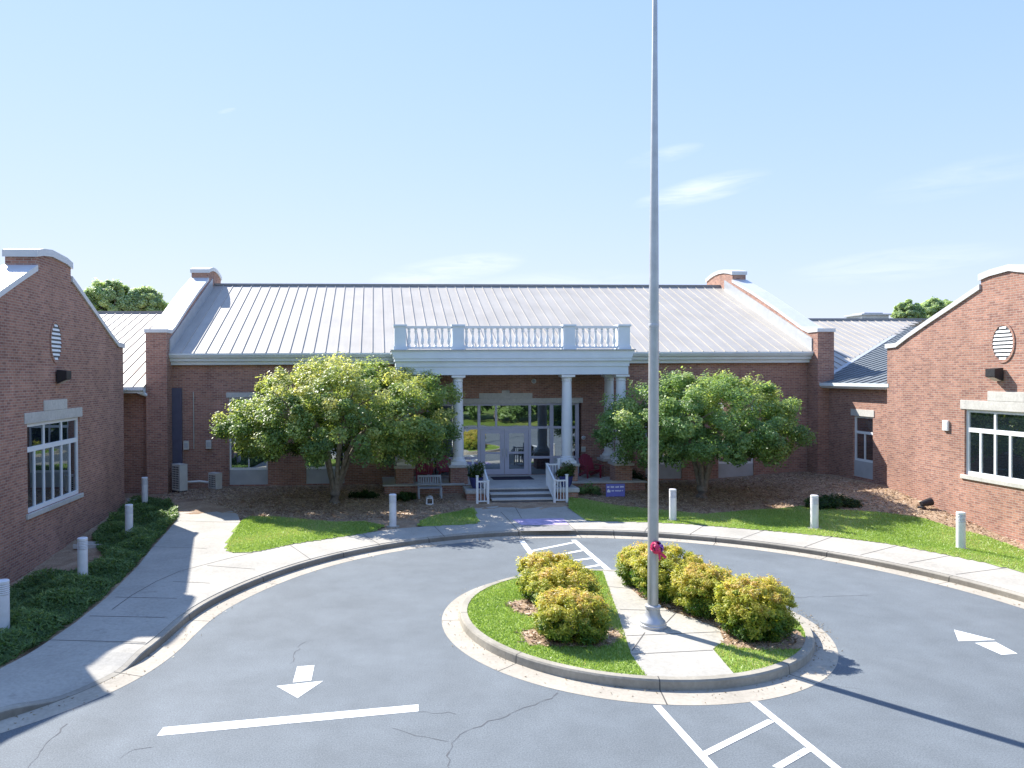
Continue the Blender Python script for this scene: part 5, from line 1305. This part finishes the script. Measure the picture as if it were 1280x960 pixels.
o = leaf_mesh('ground_cover', np.stack([X, Y, Zb + hz], 1), N, 0.17 * RNG.uniform(0.6, 1.3, len(X)), 0.032, lerp3([(0, (0.07, 0.14, 0.05)), (0.5, (0.17, 0.28, 0.09)), (1, (0.36, 0.46, 0.17))], tt), M_LEAF)
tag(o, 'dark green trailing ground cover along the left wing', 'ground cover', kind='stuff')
n = 60000; X, Y = RNG.uniform(-9.5, 21, n), RNG.uniform(19.5, 34.5, n)
I = (Y > 27.2) | (X > 15.2)
I &= ~inside_np([(p[0], p[1]) for p in outline], X, Y) & ~inside_np(rp_np, X, Y) & ~((X > 1.2) & (X < 11) & (Y > 31.8)) & ~((X > 3.3) & (X < 8.4) & (Y > 29.5))
for q_ in polysL: I &= ~inside_np(q_, X, Y)
X, Y = X[I], Y[I]; Zb = np.array([terrain(x, y) for x, y in zip(X, Y)])
N = norm(np.stack([RNG.normal(0, 0.35, len(X)), RNG.normal(0, 0.35, len(X)), np.ones(len(X))], 1))
for q_ in pad_polys:
    q2 = np.array([clampI(v_) for v_ in q_]); c_ = q2.mean(0); m_ = 900; u_ = RNG.uniform(0, 1.12, m_) ** 0.6; k_ = RNG.integers(0, len(q2), m_)
    pp = c_ + (q2[k_] - c_) * u_[:, None] + RNG.normal(0, 0.03, (m_, 2)); ok_ = np.hypot(pp[:, 0] - ICX, pp[:, 1] - ICY) < 3.42; ok_ &= ~inside_np(wpoly, pp[:, 0], pp[:, 1]); pp = pp[ok_]
    X = np.r_[X, pp[:, 0]]; Y = np.r_[Y, pp[:, 1]]; Zb = np.r_[Zb, np.full(len(pp), 0.178)]
N = norm(np.stack([RNG.normal(0, 0.35, len(X)), RNG.normal(0, 0.35, len(X)), np.ones(len(X))], 1))
o = leaf_mesh('straw_litter', np.stack([X, Y, Zb + RNG.uniform(-0.01, 0.035, len(X))], 1), N, 0.16 * RNG.uniform(0.5, 1.5, len(X)), 0.022, lerp3([(0, (0.20, 0.12, 0.08)), (0.5, (0.42, 0.30, 0.21)), (1, (0.66, 0.54, 0.41))], RNG.uniform(0, 1, len(X))), M_BLADE)
tag(o, 'tan pine straw and chips scattered over the planting beds', 'mulch', kind='stuff')
# dead leaves and grit swept against the kerbs
m_ = 1500; k_ = RNG.integers(20, len(EDGE) - 20, m_); d_ = 0.44 - RNG.uniform(0, 1, m_) ** 2.2 * 0.55
g1_ = EDGE[k_] + NRM[k_] * d_[:, None] + RNG.normal(0, 0.04, (m_, 2)); t_ = np.r_[RNG.normal(0.2, 0.5, 500), RNG.uniform(0, 6.28, 300)]; r_ = np.array([r_face(t) for t in t_]) + 0.02 + RNG.uniform(0, 1, 800) ** 2.2 * 0.5
g2_ = np.stack([ICX + r_ * np.cos(t_), ICY + r_ * np.sin(t_)], 1); G_ = np.r_[g1_, g2_]; n = len(G_)
N = norm(np.stack([RNG.normal(0, 0.4, n), RNG.normal(0, 0.4, n), np.ones(n)], 1))
o = leaf_mesh('leaf_litter', np.c_[G_, RNG.uniform(0.014, 0.03, n)], N, 0.045 * RNG.uniform(0.4, 1.6, n), 0.018, lerp3([(0, (0.10, 0.07, 0.045)), (0.6, (0.25, 0.18, 0.11)), (1, (0.42, 0.34, 0.2))], RNG.uniform(0, 1, n)), M_BLADE)
tag(o, 'dead leaves and grit lying in the gutters', 'litter', kind='stuff')
def clump(name, px, py, w, h, label, seed, stops=G2, cat='plant', leaf=(0.16, 0.22), n=26, per=45):
    c = PT(px, py); rx = w * c.y / FPX; hh = h * c.y / FPX; z = terrain(c.x, c.y); t = thing(name, (c.x, c.y, z), label, cat)
    def sh(g):
        a = g.uniform(0, 6.283); q = math.sqrt(g.random()); k = 1 - q * q * 0.6
        return np.array((c.x + math.cos(a) * q * rx, c.y + math.sin(a) * q * rx * 0.5, z + hh * k * g.uniform(0.25, 0.85))), norm(np.array([[math.cos(a) * q, math.sin(a) * q, 0.8]]))[0]
    crown('foliage', t, sh, n, per, min(rx, hh) * 0.35, leaf, stops, 0.3, seed, z, z + hh)
DK = [(0, (0.015, 0.045, 0.012)), (0.5, (0.035, 0.085, 0.02)), (1, (0.08, 0.14, 0.03))]
clump('low_plant', 1040, 634, 34, 17, 'dark low clump of strap-leaved plants on mulch under the right tree', 61, DK, n=50, per=60)
clump('low_plant', 735, 618, 14, 14, 'small green clump beside the right cheek wall and blue sign', 62, G2, n=22)
clump('low_plant', 790, 606, 18, 20, 'dark shrub in the shade behind the blue yard sign', 63, DK, n=34)
clump('low_plant', 455, 622, 16, 12, 'small green clump in the shade right of the left tree trunk', 64, DK, n=20)
clump('low_plant', 505, 626, 16, 13, 'dark green clump below the left corner pedestal of the porch', 65, DK, n=24)
# mulch litter: loose straw and chips on the beds
# trees and meadow across the drive behind the camera (mirrored in the glass)
def back_tree(x, y, h, seed):
    return broad_tree('roadside_tree', x, y, 0.02, x, h * 0.46, h * 0.40, -0.4, h * 0.40, h, 'tall leafy tree across the drive opposite the hall, mirrored in its glass', 'trees opposite the hall', G3, seed, 90, 110, h * 0.085, (0.5, 0.7), 6, 0.28, 2.0, 0.4)
bt = [back_tree(0, -40, 9, 71), back_tree(0, -44, 12, 72)]
spots = [(-30, -20), (-23, -24), (-17, -18), (-11, -22), (-6, -16.5), (-1, -20), (4, -17), (9, -21), (14, -16), (20, -21), (26, -17), (33, -22), (41, -18)]
for k, (x, y) in enumerate(spots):
    o = bt[k] if k < 2 else copy_tree(bt[k % 2]); o.location = (x, y, 0.02); o.rotation_euler.z = k * 1.3
